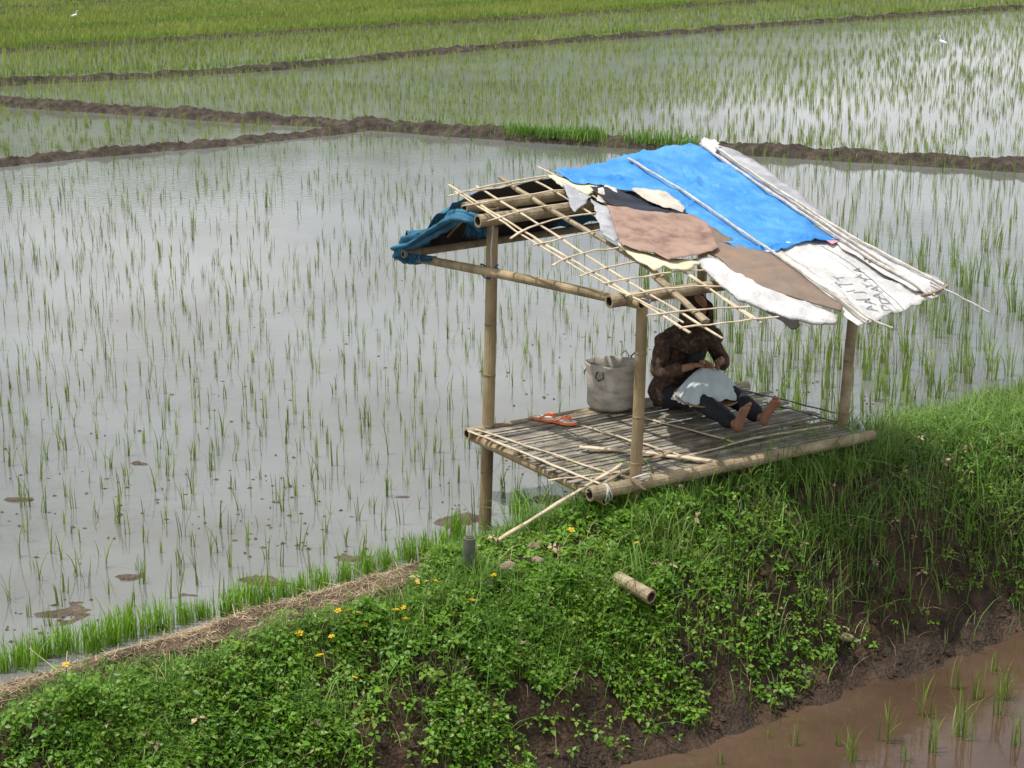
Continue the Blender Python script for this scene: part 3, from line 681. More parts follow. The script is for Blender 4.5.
# slats
mb = MB(); tt = .03; q = 0
while tt < 1.66:
    wd = random.uniform(.016, .024); s0 = -.20+.10*random.random()*(tt > .1)-.06*tt; s1 = 2.26+random.uniform(-.16, .10)+(.12 if tt < .5 else 0)
    xs = np.linspace(s0, s1, 9); zz = .815+.006*np.sin(xs*3+q)+random.uniform(-.004, .004)
    jt = tt+wd+.004*np.sin(xs*2.3+q*1.7)+random.uniform(-.006, .006)*(xs-1)
    top = np.concatenate([hut(xs, jt-wd, zz+.004), hut(xs, jt+wd, zz+.004), hut(xs, jt-wd, zz-.005), hut(xs, jt+wd, zz-.005)]); nn = 9
    Fs = []
    for i in range(nn-1): Fs += [(i, nn+i, nn+i+1, i+1), (2*nn+i, 2*nn+i+1, 3*nn+i+1, 3*nn+i), (i, i+1, 2*nn+i+1, 2*nn+i), (nn+i, 3*nn+i, 3*nn+i+1, nn+i+1)]
    Fs += [(0, 2*nn, 3*nn, nn), (nn-1, 2*nn-1, 4*nn-1, 3*nn-1)]
    mb.add(top, Fs, 0, random.random()); tt += wd*2+random.uniform(.007, .020); q += 1
part(mb, 'floor_slats', 'slat', var=True)
def strip(name, pts, w_, th, mat, label=None, parent=HUT, upv=None):
    """flat split bamboo strip through 3D points, resampled and slightly uneven"""
    pts = np.asarray(pts, float); cum = np.r_[0, np.cumsum(np.linalg.norm(np.diff(pts, axis=0), axis=1))]
    q = np.linspace(0, cum[-1], max(8, int(cum[-1]/.12))); P_ = np.stack([np.interp(q, cum, pts[:, i]) for i in range(3)], 1)
    if len(pts) > 2:
        k = np.ones(3)/3
        for _ in range(3): P_[1:-1] = (P_[:-2]+P_[1:-1]*2+P_[2:])/4
    P_ = P_ + RNG.normal(0, .0025, P_.shape)
    mb = MB(); mb.path(P_, w_*(1+.12*np.sin(q*9+pts[0, 0]*7)), 6, flat=th/w_, var=.5); return part(mb, name, mat, label, parent=parent)
fz = ZP+.012
for i, (p0, p1, w_) in enumerate([((475, 429), (612, 474), .011), ((468, 431), (600, 484), .014), ((581, 425), (702, 462), .012), ((640, 417), (735, 442), .014), ((735, 388), (835, 413), .012), ((765, 402), (848, 425), .010), ((548, 480), (640, 470), .010)]):
    a, b_ = atz(*p0, fz), atz(*p1, fz); strip('cross_strip', [a, (a+b_)/2+[0, 0, .004], b_], w_, .005, 'batten' if i not in (4, 5) else 'slat')

# ---- roof surface
SL = .244
def t_ridge(s): return -.22-.15*np.asarray(s)
def roofz(s, t):
    tr = t_ridge(s); f = 2.56-SL*t; sag = -.03*np.clip(t-1.75, 0, 2)
    back = (2.56-SL*tr)-.72*(tr-t)
    return np.where(t >= tr, f+sag, back)
def on_roof(px, py, off=0.0):
    r = ray(px, py); k = (2.56+off-CAM_H-SL*((CAM-O)@A))/(r[2]+SL*(r@A)); P_ = CAM+k*r
    for _ in range(5):
        s_, t_ = st(P_); dz = 2.56-SL*t_-.03*max(0, t_-1.75)+off-P_[2]; k = k+dz/(r[2]+SL*(r@A)); P_ = CAM+k*r
    s_, t_ = st(P_); return float(s_), float(t_), P_
def rp(pts, off): return [on_roof(x, y, off)[2] for x, y in pts]
# lattice battens, first those down the slope, then across
down = [([(449, 185), (520, 229), (600, 276), (690, 333)], .013), ([(456, 192), (540, 246), (610, 287), (684, 322)], .010),
        ([(476, 186), (540, 225), (610, 270), (723, 338)], .012), ([(537, 166), (552, 174), (600, 200), (640, 225)], .009), ([(533, 180), (575, 203), (640, 243), (762, 323)], .011),
        ([(690, 274), (725, 300), (752, 318)], .010)]
for pts, w_ in down: strip('roof_batten', rp(pts, 0.0), w_, .006, 'batten')
# the wider half culms down the slope
for pts, w_ in (([(500, 178), (540, 203), (620, 250), (665, 278)], .022), ([(655, 276), (680, 298), (706, 322)], .032)):
    strip('roof_batten', rp(pts, -.02), w_, .016, 'bamboo_grey', 'wide split bamboo rafter')
across = [([(447, 196), (480, 187), (515, 180), (550, 175)], .011), ([(458, 192), (490, 190), (548, 177)], .008), ([(463, 206), (490, 201), (520, 195), (565, 190)], .011), ([(488, 221), (520, 210), (568, 203)], .010),
          ([(510, 238), (530, 226), (560, 217), (596, 213)], .011), ([(533, 245), (570, 236), (600, 230)], .010), ([(552, 265), (580, 252), (618, 248)], .011), ([(579, 276), (610, 266), (650, 259)], .010),
          ([(602, 284), (650, 274), (705, 270)], .012), ([(626, 296), (670, 287), (722, 286)], .011), ([(647, 315), (700, 309), (750, 307)], .011), ([(680, 327), (705, 326), (735, 321), (778, 317)], .013)]
for i, (pts, w_) in enumerate(across): strip('roof_batten', rp(pts, .012), w_, .006, 'batten')
# rear lattice under the back sheet
for s0 in (.2, .7, 1.2, 1.7, 2.2):
    tr = float(t_ridge(s0)); strip('roof_batten', [hut(s0, tr, float(roofz(s0, tr))-.01), hut(s0, -.95, float(roofz(s0, -.95))-.01)], .012, .006, 'bamboo_grey')

def sheet(name, outline, off, mat, label=None, wr=.012, wscale=6, th=.004, torn=.01, grid_=.045, seed=0, puff=0, droop=0, creases=()):
    st2 = [on_roof(x, y, off)[:2] for x, y in outline]
    out = []
    rs = random.Random(seed)
    for i in range(len(st2)):
        a, b_ = np.array(st2[i]), np.array(st2[(i+1) % len(st2)]); L_ = np.linalg.norm(b_-a); k = max(1, int(L_/grid_*1.3))
        nrm = np.array([-(b_-a)[1], (b_-a)[0]])/max(L_, 1e-6)
        for j in range(k):
            p = a+(b_-a)*j/k
            qn = len(out)*.31+seed*7.3
            p = p+nrm*torn*(3.0*(float(fbm(qn, seed*1.7, 4, 2))-.5)+rs.gauss(0, .22))*(1 if j else .3)
            out.append(p)
    o_ = np.array(out); lo, hi = o_.min(0), o_.max(0)
    gx, gy = np.meshgrid(np.arange(lo[0], hi[0], grid_), np.arange(lo[1], hi[1], grid_), indexing='ij')
    G_ = np.c_[gx.ravel(), gy.ravel()]+RNG.normal(0, grid_*.15, (gx.size, 2))
    x, y = G_[:, 0], G_[:, 1]; ins = np.zeros(len(G_), bool); n = len(o_); dmin = np.full(len(G_), 9.)
    for i in range(n):
        (x1, y1), (x2, y2) = o_[i], o_[(i+1) % n]
        c = ((y1 > y) != (y2 > y)) & (x < (x2-x1)*(y-y1)/((y2-y1) if y2 != y1 else 1e-9)+x1); ins ^= c
        dmin = np.minimum(dmin, np.hypot(x-x1, y-y1))
    G_ = G_[ins & (dmin > grid_*.5)]
    pts = [Vector(p) for p in np.r_[o_, G_]]
    res = delaunay_2d_cdt(pts, [(i, (i+1) % n) for i in range(n)], [], 1, 1e-5)
    V2 = np.array([tuple(v) for v in res[0]]); F2 = [tuple(f) for f in res[2]]
    s_, t_ = V2[:, 0], V2[:, 1]
    # distance to the outline, for puffed sheets
    de = np.full(len(V2), 9.)
    for i in range(n):
        a, b_ = o_[i], o_[(i+1) % n]; ab = b_-a; u = np.clip(((V2-a)@ab)/max(ab@ab, 1e-9), 0, 1); de = np.minimum(de, np.linalg.norm(V2-(a+u[:, None]*ab), axis=1))
    ri = 1-np.abs(fbm(s_*wscale*.9+seed, t_*wscale*.35, seed, 3)*2-1)
    z = roofz(s_, t_)+off+wr*(fbm(s_*wscale, t_*wscale, seed+5, 3)-.5)*2+wr*1.2*(ri**4-.3)+puff*np.sqrt(np.clip(de, 0, .07)/.07)-droop*np.clip(t_-2.15, 0, 1)
    for (cx, cy, ang, ln, am) in creases:
        cs, ct = on_roof(cx, cy, off)[:2]; ds, dt = s_-cs, t_-ct; al = ds*math.cos(ang)+dt*math.sin(ang); ac = -ds*math.sin(ang)+dt*math.cos(ang)
        z = z+am*np.exp(-(al/ln)**2)*(np.exp(-(ac/.02)**2)-.6*np.exp(-((ac-.035)/.02)**2))
    top = hut(s_, t_, z); bot = hut(s_, t_, z-th); nv = len(top)
    cnt = {}
    for f in F2:
        for i in range(len(f)): e = (f[i], f[(i+1) % len(f)]); cnt[e] = 1
    Fa = list(F2)+[tuple(nv+i for i in reversed(f)) for f in F2]
    Fa += [(b_, a, nv+a, nv+b_) for (a, b_) in cnt if (b_, a) not in cnt]
    o = obj(name, np.r_[top, bot], Fa, mat, SACK if name == 'print' else HUT, smooth=True)
    if label: o['label'] = label
    return o
# white sacks on the right, layered under the blue tarp
SACK = sheet('sack_sheet', [(690, 175), (735, 165), (800, 205), (850, 238), (905, 268), (948, 288), (938, 294), (925, 298), (905, 306), (890, 309), (868, 318), (845, 300), (800, 270), (755, 240)], .018, 'sack', 'white printed sack sheet at the right eave', grid_=.03, creases=[(900, 285, 1.2, .15, .02), (820, 262, 1.5, .3, .012), (870, 280, 1.5, .3, .012), (915, 296, .9, .1, .02)], wr=.014, seed=1, droop=.12, torn=.007)
sheet('sack_strip', [(748, 240), (775, 248), (800, 264), (838, 290), (872, 317), (858, 321), (843, 312), (805, 284), (770, 260)], .030, 'sack_dirty', 'white sack strip beside the rusty board', seed=2, wr=.01, droop=.1)
sheet('plastic_sheet', [(706, 141), (724, 146), (738, 150), (765, 168), (795, 190), (835, 226), (868, 250), (905, 266), (938, 277), (948, 286), (915, 283), (890, 275), (850, 252), (810, 224), (770, 195), (735, 168), (715, 152)], .034, 'greysheet', 'grey white plastic sheet along the right roof edge', seed=3, wr=.014, droop=.1)
sheet('sack_strip', [(800, 205), (850, 236), (880, 256), (925, 278), (940, 280), (945, 288), (915, 290), (880, 272), (845, 250), (815, 226)], .040, 'sack', 'white sack hem under the double rods', seed=4, wr=.012, droop=.1, puff=.012)
# blue tarp
sheet('tarpaulin', [(553, 171), (575, 169), (600, 163), (640, 151), (662, 143), (690, 143), (706, 147), (735, 168), (770, 190), (800, 212), (830, 232), (848, 236), (842, 240), (815, 240), (795, 245), (775, 251), (745, 252), (725, 243), (706, 228), (688, 213), (650, 198), (610, 187), (572, 181)], .048, 'tarp', 'bright blue tarpaulin', torn=.004, wr=.02, wscale=6, seed=5, grid_=.022,
      creases=[(690, 172, 1.9, .10, .04), (697, 181, 2.3, .14, .035), (640, 163, .4, .12, .035), (660, 170, 1.2, .10, .03), (770, 246, .1, .22, .03), (690, 205, 2.6, .18, .035), (705, 192, 1.6, .2, .03), (735, 190, .9, .25, .02), (760, 215, 1.1, .3, .018), (615, 178, .3, .16, .035), (800, 238, .2, .15, .03), (720, 165, 1.4, .25, .02)])
# brown vinyl and rusty board
sheet('vinyl_sheet', [(607, 205), (650, 212), (692, 215), (707, 221), (719, 247), (712, 252), (690, 256), (669, 259), (655, 253), (622, 246)], .076, 'brown', 'pinkish brown vinyl sheet', wr=.012, wscale=5, seed=6, torn=.005, grid_=.025, creases=[(630, 214, .5, .15, .018), (690, 232, 1.0, .2, .02), (665, 240, .3, .2, .014), (645, 226, 1.4, .15, .014)])
sheet('rusty_board', [(690, 217), (706, 223), (722, 234), (745, 248), (775, 254), (800, 272), (843, 306), (841, 311), (815, 304), (780, 292), (752, 284), (735, 272), (718, 256), (700, 250)], .050, 'brown2', 'rusty brown board at the middle of the eave', grid_=.03, creases=[(720, 240, .2, .2, .02), (760, 265, .1, .15, .015)], wr=.008, wscale=3, seed=7, torn=.003, th=.012)
sheet('rolled_sack', [(693, 258), (706, 256), (724, 264), (750, 282), (780, 293), (815, 304), (838, 313), (836, 320), (815, 321), (790, 318), (765, 308), (738, 298), (715, 278)], .030, 'sack', 'bulging white sack roll under the rusty board', grid_=.03, creases=[(730, 278, 1.0, .15, .025), (760, 298, .6, .2, .02), (800, 312, .9, .12, .025), (710, 266, 1.4, .1, .02)], wr=.018, seed=8, puff=.02, th=.02, torn=.008, droop=.05)
sheet('tarp_scrap', [(760, 306), (775, 306), (795, 318), (800, 325), (792, 328), (775, 317)], .018, 'tarp_shade_scrap', 'dark scrap hanging at the eave', seed=9, grid_=.02)
# patches at the left of the roof
sheet('foam_patch', [(547, 174), (560, 178), (580, 181), (601, 186), (590, 192), (586, 197), (574, 192), (563, 186), (556, 182)], .034, 'foam', 'yellowed foam patch', seed=10, grid_=.025, th=.012)
sheet('cloth_patch', [(561, 181), (575, 190), (592, 197), (583, 205), (574, 211), (569, 203)], .028, 'greysheet', 'grey cloth flap', seed=11, grid_=.025)
sheet('sack_patch', [(598, 191), (605, 186), (616, 190), (620, 196), (615, 203), (608, 200), (597, 201)], .05, 'sack_dirty', 'torn white scrap', seed=12, grid_=.02, wr=.02)
sheet('cloth_patch', [(591, 200), (603, 205), (611, 207), (618, 224), (624, 236), (615, 243), (603, 235), (598, 220)], .045, 'greysheet', 'grey cloth strip beside the vinyl sheet', seed=13, grid_=.025)
sheet('foam_patch', [(617, 243), (623, 245), (640, 251), (660, 255), (685, 259), (700, 262), (690, 268), (672, 270), (664, 266), (655, 270), (640, 262), (628, 254)], .040, 'foam', 'yellowed foam strip below the vinyl sheet', seed=14, grid_=.025, th=.012)
sheet('fold', [(590, 188), (610, 187), (640, 196), (665, 206), (688, 215), (675, 218), (645, 214), (615, 207), (606, 200)], .054, 'navy', 'dark folded tarpaulin edge', seed=15, grid_=.025, wr=.02)
sheet('cloth_patch', [(632, 190), (650, 190), (668, 191), (680, 200), (685, 207), (683, 213), (665, 209), (648, 201)], .068, 'beige', 'beige cloth folded over the blue tarpaulin', seed=16, grid_=.025, wr=.016)
sheet('sack_patch', [(701, 140), (714, 138), (722, 146), (714, 152), (704, 148)], .07, 'sack', 'white sack knot at the ridge', seed=17, grid_=.02, wr=.02)
# print on the white sack: letters and stains follow the sheet
def letter(ch, px, py, size, mat='ink', turn=0.0):
    cu = bpy.data.curves.new('glyph', 'FONT'); cu.body = ch; cu.align_x = 'CENTER'; cu.align_y = 'CENTER'; cu.size = 1; cu.resolution_u = 2; cu.offset = .024
    to = bpy.data.objects.new('glyph', cu); COL.objects.link(to); dg = bpy.context.evaluated_depsgraph_get(); ev = to.evaluated_get(dg); me = ev.to_mesh()
    V = np.array([tuple(v.co) for v in me.vertices]); F_ = [tuple(p.vertices) for p in me.polygons]; ev.to_mesh_clear(); bpy.data.objects.remove(to); bpy.data.curves.remove(cu)
    s0, t0, _ = on_roof(px, py, .03)
    c, s1 = math.cos(turn), math.sin(turn); V[:, 0] *= 1.15; X = V[:, 0]*c-V[:, 1]*s1; Y = V[:, 0]*s1+V[:, 1]*c
    return s0-Y*size, t0-X*size, F_
def print_on(chars, mat, name, label, off=.066, size=.10, turn=0.0):
    mb = MB()
    for ch, px, py in chars:
        s_, t_, F_ = letter(ch, px, py, size, turn=turn)
        mb.add(hut(s_, t_, roofz(s_, t_)+off-.12*np.clip(t_-2.15, 0, 1)), F_)
    return part(mb, name, mat, label, parent=SACK)
print_on([('D', 884.5, 303), ('A', 876, 293.5), ('Y', 867, 284.5), ('A', 858, 275.5)], 'ink', 'print', 'dark sack lettering reading DAYA', size=.105, turn=-.25)
print_on([('A', 869, 304), ('J', 858.5, 296.5), ('I', 849, 289.5), ('T', 840, 283)], 'ink', 'print', 'dark sack lettering reading AJIT', size=.105, turn=-.1)
for q_ in ((857, 252.5), (861, 255), (865, 258), (869.5, 261)): sheet('print', [(q_[0]-1.6, q_[1]-1), (q_[0]+1.2, q_[1]-1.4), (q_[0]+1.8, q_[1]+.8), (q_[0]-1, q_[1]+1.2)], .05, 'ink', 'small faded print mark', th=.001, grid_=.02, wr=0, torn=.002)
sheet('print', [(876, 266), (883, 265), (887, 269), (880, 270)], .042, 'ink', 'grey printed block', th=.001, grid_=.02, wr=0, torn=0)
sheet('print', [(826, 240), (838, 237), (842, 241), (832, 244)], .046, 'ink_red', 'faded red print', th=.001, grid_=.02, wr=.0, torn=.003)
# rods holding the sheets down
for i, (pts, r) in enumerate([([(628, 158), (680, 189), (760, 243), (840, 297), (868, 316)], .011), ([(700, 144), (760, 185), (820, 225), (880, 264), (935, 292)], .012), ([(716, 147), (745, 168), (790, 197), (840, 230), (900, 262), (944, 283)], .012), ([(795, 203), (850, 240), (905, 276), (928, 291)], .012), ([(930, 281), (960, 293), (990, 305)], .007), ([(822, 246), (862, 271), (886, 289), (906, 307)], .003), ([(826, 287), (850, 302), (875, 318), (893, 321)], .008)]):
    P_ = [np.array(on_roof(x, y, .075)[2]) for x, y in pts]
    for p in P_:
        s_, t_ = st(p); p[2] -= .10*max(0, t_-2.15)
    strip('roof_rod', P_, r, r, 'rod' if i != 5 else 'ink')
strip('roof_rod', [on_roof(922, 296, .06)[2], on_roof(934, 294, .05)[2], on_roof(948, 285, .07)[2]], .011, .011, 'bamboo_grey', 'short rod across the right corner')
# back slope sheet drooping behind, its left end hanging loose
def back_sheet():
    ns_, nt_ = 70, 26; V = []
    for i in range(ns_):
        s0 = -.22+i/(ns_-1)*2.9
        tr = float(t_ridge(s0))
        for j in range(nt_):
            v = j/(nt_-1); loose = max(0, 1-(s0+.22)/.55)
            t0 = tr+.02-v*(1.02+tr) - .12*loose*math.sin(v*3.0)
            z0 = float(roofz(s0, tr))-.02-(.50)*(v**1.15)+.03*math.sin(v*9+s0*5)*loose - .20*loose*math.sin(min(1, v*1.35)*math.pi)**.8+.03*math.sin(v*23+s0*11)*loose
            z0 += .035*(float(fbm(s0*5, v*6, 33, 3))-.5)
            s1 = s0 - .03*loose*math.sin(v*5)
            if v > .9: z0 -= (v-.9)*.9*(.4+.6*float(vn(s0*7, 1, 3))); t0 += (v-.9)*.6
            V.append(hut(s1, t0, z0))
    V = np.array(V); nv = len(V); up_ = V.copy(); lo_ = V.copy(); lo_[:, 2] -= .004
    return up_, lo_, ns_, nt_
u_, l_, ns_, nt_ = back_sheet(); nv = len(u_)
Fb = [(i*nt_+j, i*nt_+j+1, (i+1)*nt_+j+1, (i+1)*nt_+j) for i in range(ns_-1) for j in range(nt_-1)]
rim = [(i*nt_, (i+1)*nt_) for i in range(ns_-1)]+[((i+1)*nt_+nt_-1, i*nt_+nt_-1) for i in range(ns_-1)]+[(j+1, j) for j in range(nt_-1)]+[((ns_-1)*nt_+j, (ns_-1)*nt_+j+1) for j in range(nt_-1)]
Fa = Fb+[tuple(nv+k for k in reversed(f)) for f in Fb]+[(a, b_, nv+b_, nv+a) for a, b_ in rim]
# teal outside and loose left end; shade underneath farther in painted black
ms = []
for f in Fb: ms.append(0)
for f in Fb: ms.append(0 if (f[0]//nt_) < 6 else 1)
ms += [0]*len(rim)
o = obj('rear_tarpaulin', np.r_[u_, l_], Fa, ['tarp_dark', 'tarp_shade_scrap'], HUT, smooth=True, midx=ms); o['label'] = 'drooping teal blue tarpaulin over the rear slope'
# rolled lump of tarp at the ridge end, frayed fringe
def crumple(path_, rads, amp, seed):
    path_ = np.array(path_); q = np.linspace(0, 1, 44); idx = np.linspace(0, 1, len(path_))
    P_ = np.stack([np.interp(q, idx, path_[:, i]) for i in range(3)], 1); r_ = np.interp(q, idx, rads)
    for _ in range(4): P_[1:-1] = (P_[:-2]+2*P_[1:-1]+P_[2:])/4
    m_ = MB(); m_.path(P_, r_, 40); V = np.concatenate(m_.V)
    ax_ = np.repeat(P_, 40, axis=0); dr = V-ax_; rr = np.linalg.norm(dr, axis=1)[:, None]+1e-6
    k = 1-np.abs(fbm(V[:, 0]*16+V[:, 2]*13, V[:, 1]*16-V[:, 2]*9, seed, 3)*2-1)
    k2 = fbm(V[:, 0]*40, V[:, 1]*40+V[:, 2]*40, seed+4, 2)-.5
    m_.V = [V+dr/rr*((k**3-.45)*amp+k2*amp*.5)[:, None]]
    return m_
def rolled_edge(path_, rads, seed):
    path_ = np.array(path_); N_ = 90; K = 36; q = np.linspace(0, 1, N_); idx = np.linspace(0, 1, len(path_))
    P_ = np.stack([np.interp(q, idx, path_[:, i]) for i in range(3)], 1); r_ = np.interp(q, idx, rads)
    for _ in range(14): P_[1:-1] = (P_[:-2]+2*P_[1:-1]+P_[2:])/4
    m_ = MB(); m_.path(P_, r_, K, flat=.8); V = np.concatenate(m_.V)
    a = np.tile(np.arange(K)*2*math.pi/K, N_); u = np.repeat(q, K); ax_ = np.repeat(P_, K, axis=0); dr = V-ax_
    f = .42*np.sin(4*a+5*fbm(u*5, a*0, seed, 2))*(.4+fbm(u*9, a*.8, seed+1, 2))+.6*(fbm(u*26, 2+np.cos(a)*1.5, seed+2, 3)-.5)+.35*np.sin(a*2+u*9)
    sag = (fbm(u*7, u*0, seed+3, 2)-.5)*.05
    m_.V = [V+dr*f[:, None]+np.c_[0*sag, 0*sag, sag]]
    return m_
mb = rolled_edge([hut(-.12, .10, 2.36), hut(-.17, .03, 2.45), hut(-.21, -.12, 2.47), hut(-.22, -.28, 2.36), hut(-.235, -.42, 2.26), hut(-.22, -.62, 2.20), hut(-.22, -.80, 2.15), hut(-.21, -.98, 2.07), hut(-.17, -1.0, 1.99), hut(-.12, -.88, 1.985), hut(.02, -.80, 2.0)], [.02, .055, .062, .05, .042, .045, .05, .06, .06, .05, .02], 3)
part(mb, 'tarp_roll', 'tarp_dark', 'loosely rolled teal left edge of the rear tarpaulin', smooth=True)
def fringe(n, f, hl, label):
    base = np.array([f(random.random()) for _ in range(n)]); V, T_, m_ = blades(base, -RNG.uniform(.3, 1, n)*hl, np.full(n, .0055), RNG.uniform(0, 6.28, n), RNG.uniform(.1, .6, n), 3)
    o = obj('frayed_fringe', V, T_, 'tarp_dark', HUT); o['label'] = label
fringe(380, lambda u: hut(-.25+.25*u*.3, -1.0+u*.45, 2.04+.03*u), .10, 'frayed threads along the lower hem')
fringe(240, lambda u: hut(-.18+.08*u, -.02+.14*u, 2.42), .16, 'frayed threads below the ridge end')
# cords
mb = MB(); mb.path([hut(-.04, .12, 2.42), hut(-.05, .10, 2.2), hut(-.03, .08, 1.98)], .006, 5); part(mb, 'cord', 'cord', 'pale cord hanging beside the tall post')
mb = MB()
for z0 in (2.0, 2.03, 2.055):
    mb.path([hut(.0+.062*math.cos(a), 0+.07*math.sin(a), z0+.02*math.sin(a*2)) for a in np.linspace(0, 6.28, 17)], .006, 5)
part(mb, 'lashing', 'tarp_dark', 'blue cord lashing on the tall post')
mb = MB()
for z0 in (.80, .83): mb.path([hut(.17+.075*math.cos(a), 1.66+.09*math.sin(a), z0+.05*math.sin(a)) for a in np.linspace(0, 6.28, 17)], .007, 5)
part(mb, 'lashing', 'cord', 'pale lashing where the front post meets the floor beam')
for c_, ax1, ax2, r_ in ((hut(.20, 1.62, 2.075), B, A, .055), (hut(2.36, 1.47, 2.07), B, A, .052), (hut(.02, .07, 2.43), A, np.array([0, 0, 1.]), .062), (hut(2.29, 1.60, .82), A, np.array([0, 0, 1.]), .062), (hut(-.15, 1.70, .79), A, np.array([0, 0, 1.]), .058)):
    lm = MB()
    for q_ in range(3):
        nn_ = np.cross(ax1, ax2); lm.path([c_+nn_*(q_-1)*.014+ax1*r_*math.cos(a)+ax2*r_*math.sin(a)+nn_*.012*math.sin(a*2+q_) for a in np.linspace(0, 6.28, 19)], .0055, 5)
    part(lm, 'lashing', 'black' if c_[2] > 2.3 else 'cord')
mb = MB(); pe = on_roof(811, 322, 0)[2]; mb.path([pe, pe+[.01, 0, -.06], pe+[.0, .01, -.12]], .004, 5); mb.ball(pe+[.01, .0, -.17], (.02, .012, .055), 8, 6); part(mb, 'hanging_scrap', 'sack', 'white scrap dangling from the eave on a string')

# ================================================================== THINGS ON AND AROUND THE PLATFORM
FZ = ZP+.016
# grey woven basket-bag with loops
bc = atz(611, 407, FZ); BK = thing('carry_bag', bc, 'grey round woven bag with loop handles on the slat floor', 'bag')
mb = MB(); n = 40; prof = [(.0, .0), (.16, .0), (.182, .03), (.188, .15), (.192, .28), (.197, .35), (.200, .365), (.188, .362), (.18, .28), (.175, .10), (.16, .02), (0, .018)]
V = []
for (r, z) in prof:
    for k in range(n):
        a = 2*math.pi*k/n; sag = 1+.05*math.cos(2*a+.6)+.03*math.sin(3*a+z*9); zz = z*(1+.018*math.sin(a*2+1)+.012*math.sin(a*5)) if z > .2 else z
        V.append((bc[0]+r*sag*math.cos(a), bc[1]+r*sag*.95*math.sin(a), bc[2]+zz*1.02))
F_ = [(j*n+k, j*n+(k+1) % n, (j+1)*n+(k+1) % n, (j+1)*n+k) for j in range(len(prof)-1) for k in range(n)]
obj('bag_body', V, F_, 'bucket', BK, smooth=True)
for a0 in (2.85, 4.2, .55, 1.0):
    d = np.array([math.cos(a0), math.sin(a0), 0]); e = np.array([-d[1], d[0], 0]); c = bc+d*.2+[0, 0, .33]
    mb = MB(); up_ = 1 if a0 < 2 else -.8
    mb.path([c-e*.022, c-e*.035+d*.012+np.array([0, 0, .05*up_]), c+d*.022+np.array([0, 0, .085*up_]), c+e*.035+d*.012+np.array([0, 0, .05*up_]), c+e*.022], .0065, 6); o = mb.build('handle', 'black' if a0 in (4.2, .55) else 'cord', BK, smooth=True)
# sandals
def sandal(c, az, label, flip=1):
    SD = thing('sandal', c, label, 'sandal')
    d = np.array([math.cos(az), math.sin(az), 0]); e = np.array([-d[1], d[0], 0])
    mb = MB(); n = 28; ol = []
    for k in range(n):
        a = 2*math.pi*k/n; x = .128*math.cos(a); w_ = .047*(1+.16*math.cos(a))*(1-.10*math.exp(-((x+.02)/.04)**2)); ol.append((x, w_*math.sin(a)))
    V = [c+d*x+e*y+[0, 0, z+.010*max(0, (x-.05)/.08)**2] for z in (.0, .016) for x, y in ol]
    mb.add(V, [(k, (k+1) % n, n+(k+1) % n, n+k) for k in range(n)]+[tuple(reversed(range(n)))]); mb.build('sole', 'orange', SD)
    mb = MB(); V = [c+d*x*.97+e*y*.96+[0, 0, z+.010*max(0, (x-.05)/.08)**2] for z in (.0165, .023) for x, y in ol]
    mb.add(V, [(k, (k+1) % n, n+(k+1) % n, n+k) for k in range(n)]+[tuple(range(n, 2*n))]); mb.build('footbed', 'sole', SD)
    mb = MB()
    for sg in (-1, 1): mb.path([c+d*.075+[0, 0, .025], c+d*.06+e*sg*.012+[0, 0, .05], c+d*.015+e*sg*.042+[0, 0, .052], c-d*.035+e*sg*.043+[0, 0, .02]], [.008, .011, .012, .009], 8, flat=.6)
    mb.build('strap', 'orange', SD, smooth=True)
bz = FZ-.004
sandal(atz(546, 420, bz), math.radians(-28), 'orange flip flop sandal with cream footbed, the left one of the pair on the slats')
sandal(atz(563, 423, bz), math.radians(-36), 'orange flip flop sandal with cream footbed, the right one of the pair nearer the bag')
# loose split bamboo and sticks
def loose(name, pts, w_, th, mat, label, cat):
    P_ = [np.array(p, float) for p in pts]; c = P_[0]
    mb = MB(); q = np.linspace(0, 1, 14); idx = np.linspace(0, 1, len(P_)); PP = np.stack([np.interp(q, idx, [p[i] for p in P_]) for i in range(3)], 1)+RNG.normal(0, .002, (14, 3))
    mb.path(PP, w_*(1+.15*np.sin(q*17)), 7, flat=th/w_); return tag(mb.build(name, mat, None, origin=c), label, cat)
loose('bamboo_split', [atz(580, 447, FZ+.012), atz(650, 453, FZ+.012), atz(718, 462, FZ+.01)], .026, .012, 'batten', 'flat split bamboo piece lying loose behind the front post', 'bamboo strip')
loose('bamboo_split', [atz(680, 458, FZ), atz(760, 437, FZ), atz(832, 425, FZ)], .013, .006, 'batten', 'long narrow bamboo strip along the front floor edge near the feet', 'bamboo strip')
loose('bamboo_split', [atz(694, 447, FZ), atz(770, 428, FZ+.004), atz(822, 418, FZ)], .010, .006, 'straw', 'yellowish thin bamboo strip behind the longer one at the floor edge', 'bamboo strip')
loose('stick', [on_bank(499, 557)[0]+np.array([0, 0, .12]), atz(622, 464, .90)], .0135, .012, 'batten', 'long pale stick leaning from the grass onto the front floor corner', 'stick')
loose('stick', [atz(600, 486, FZ), atz(640, 462, FZ+.02), atz(672, 452, FZ+.02)], .012, .010, 'bamboo_grey', 'grey stick lying across the floor beside the front post', 'stick')
loose('stick', [atz(618, 474, FZ), atz(632, 480, FZ+.01), atz(646, 490, FZ+.01)], .010, .008, 'straw', 'short broken stick at the foot of the front post', 'stick')
pg = on_bank(684, 496)[0]; pg[2] += .06
loose('bamboo_chip', [pg+[-.16, .05, .03], pg+[-.06, .02, .02], pg], .022, .010, 'batten', 'bamboo chip poking out of the grass below the front beam', 'bamboo chip')
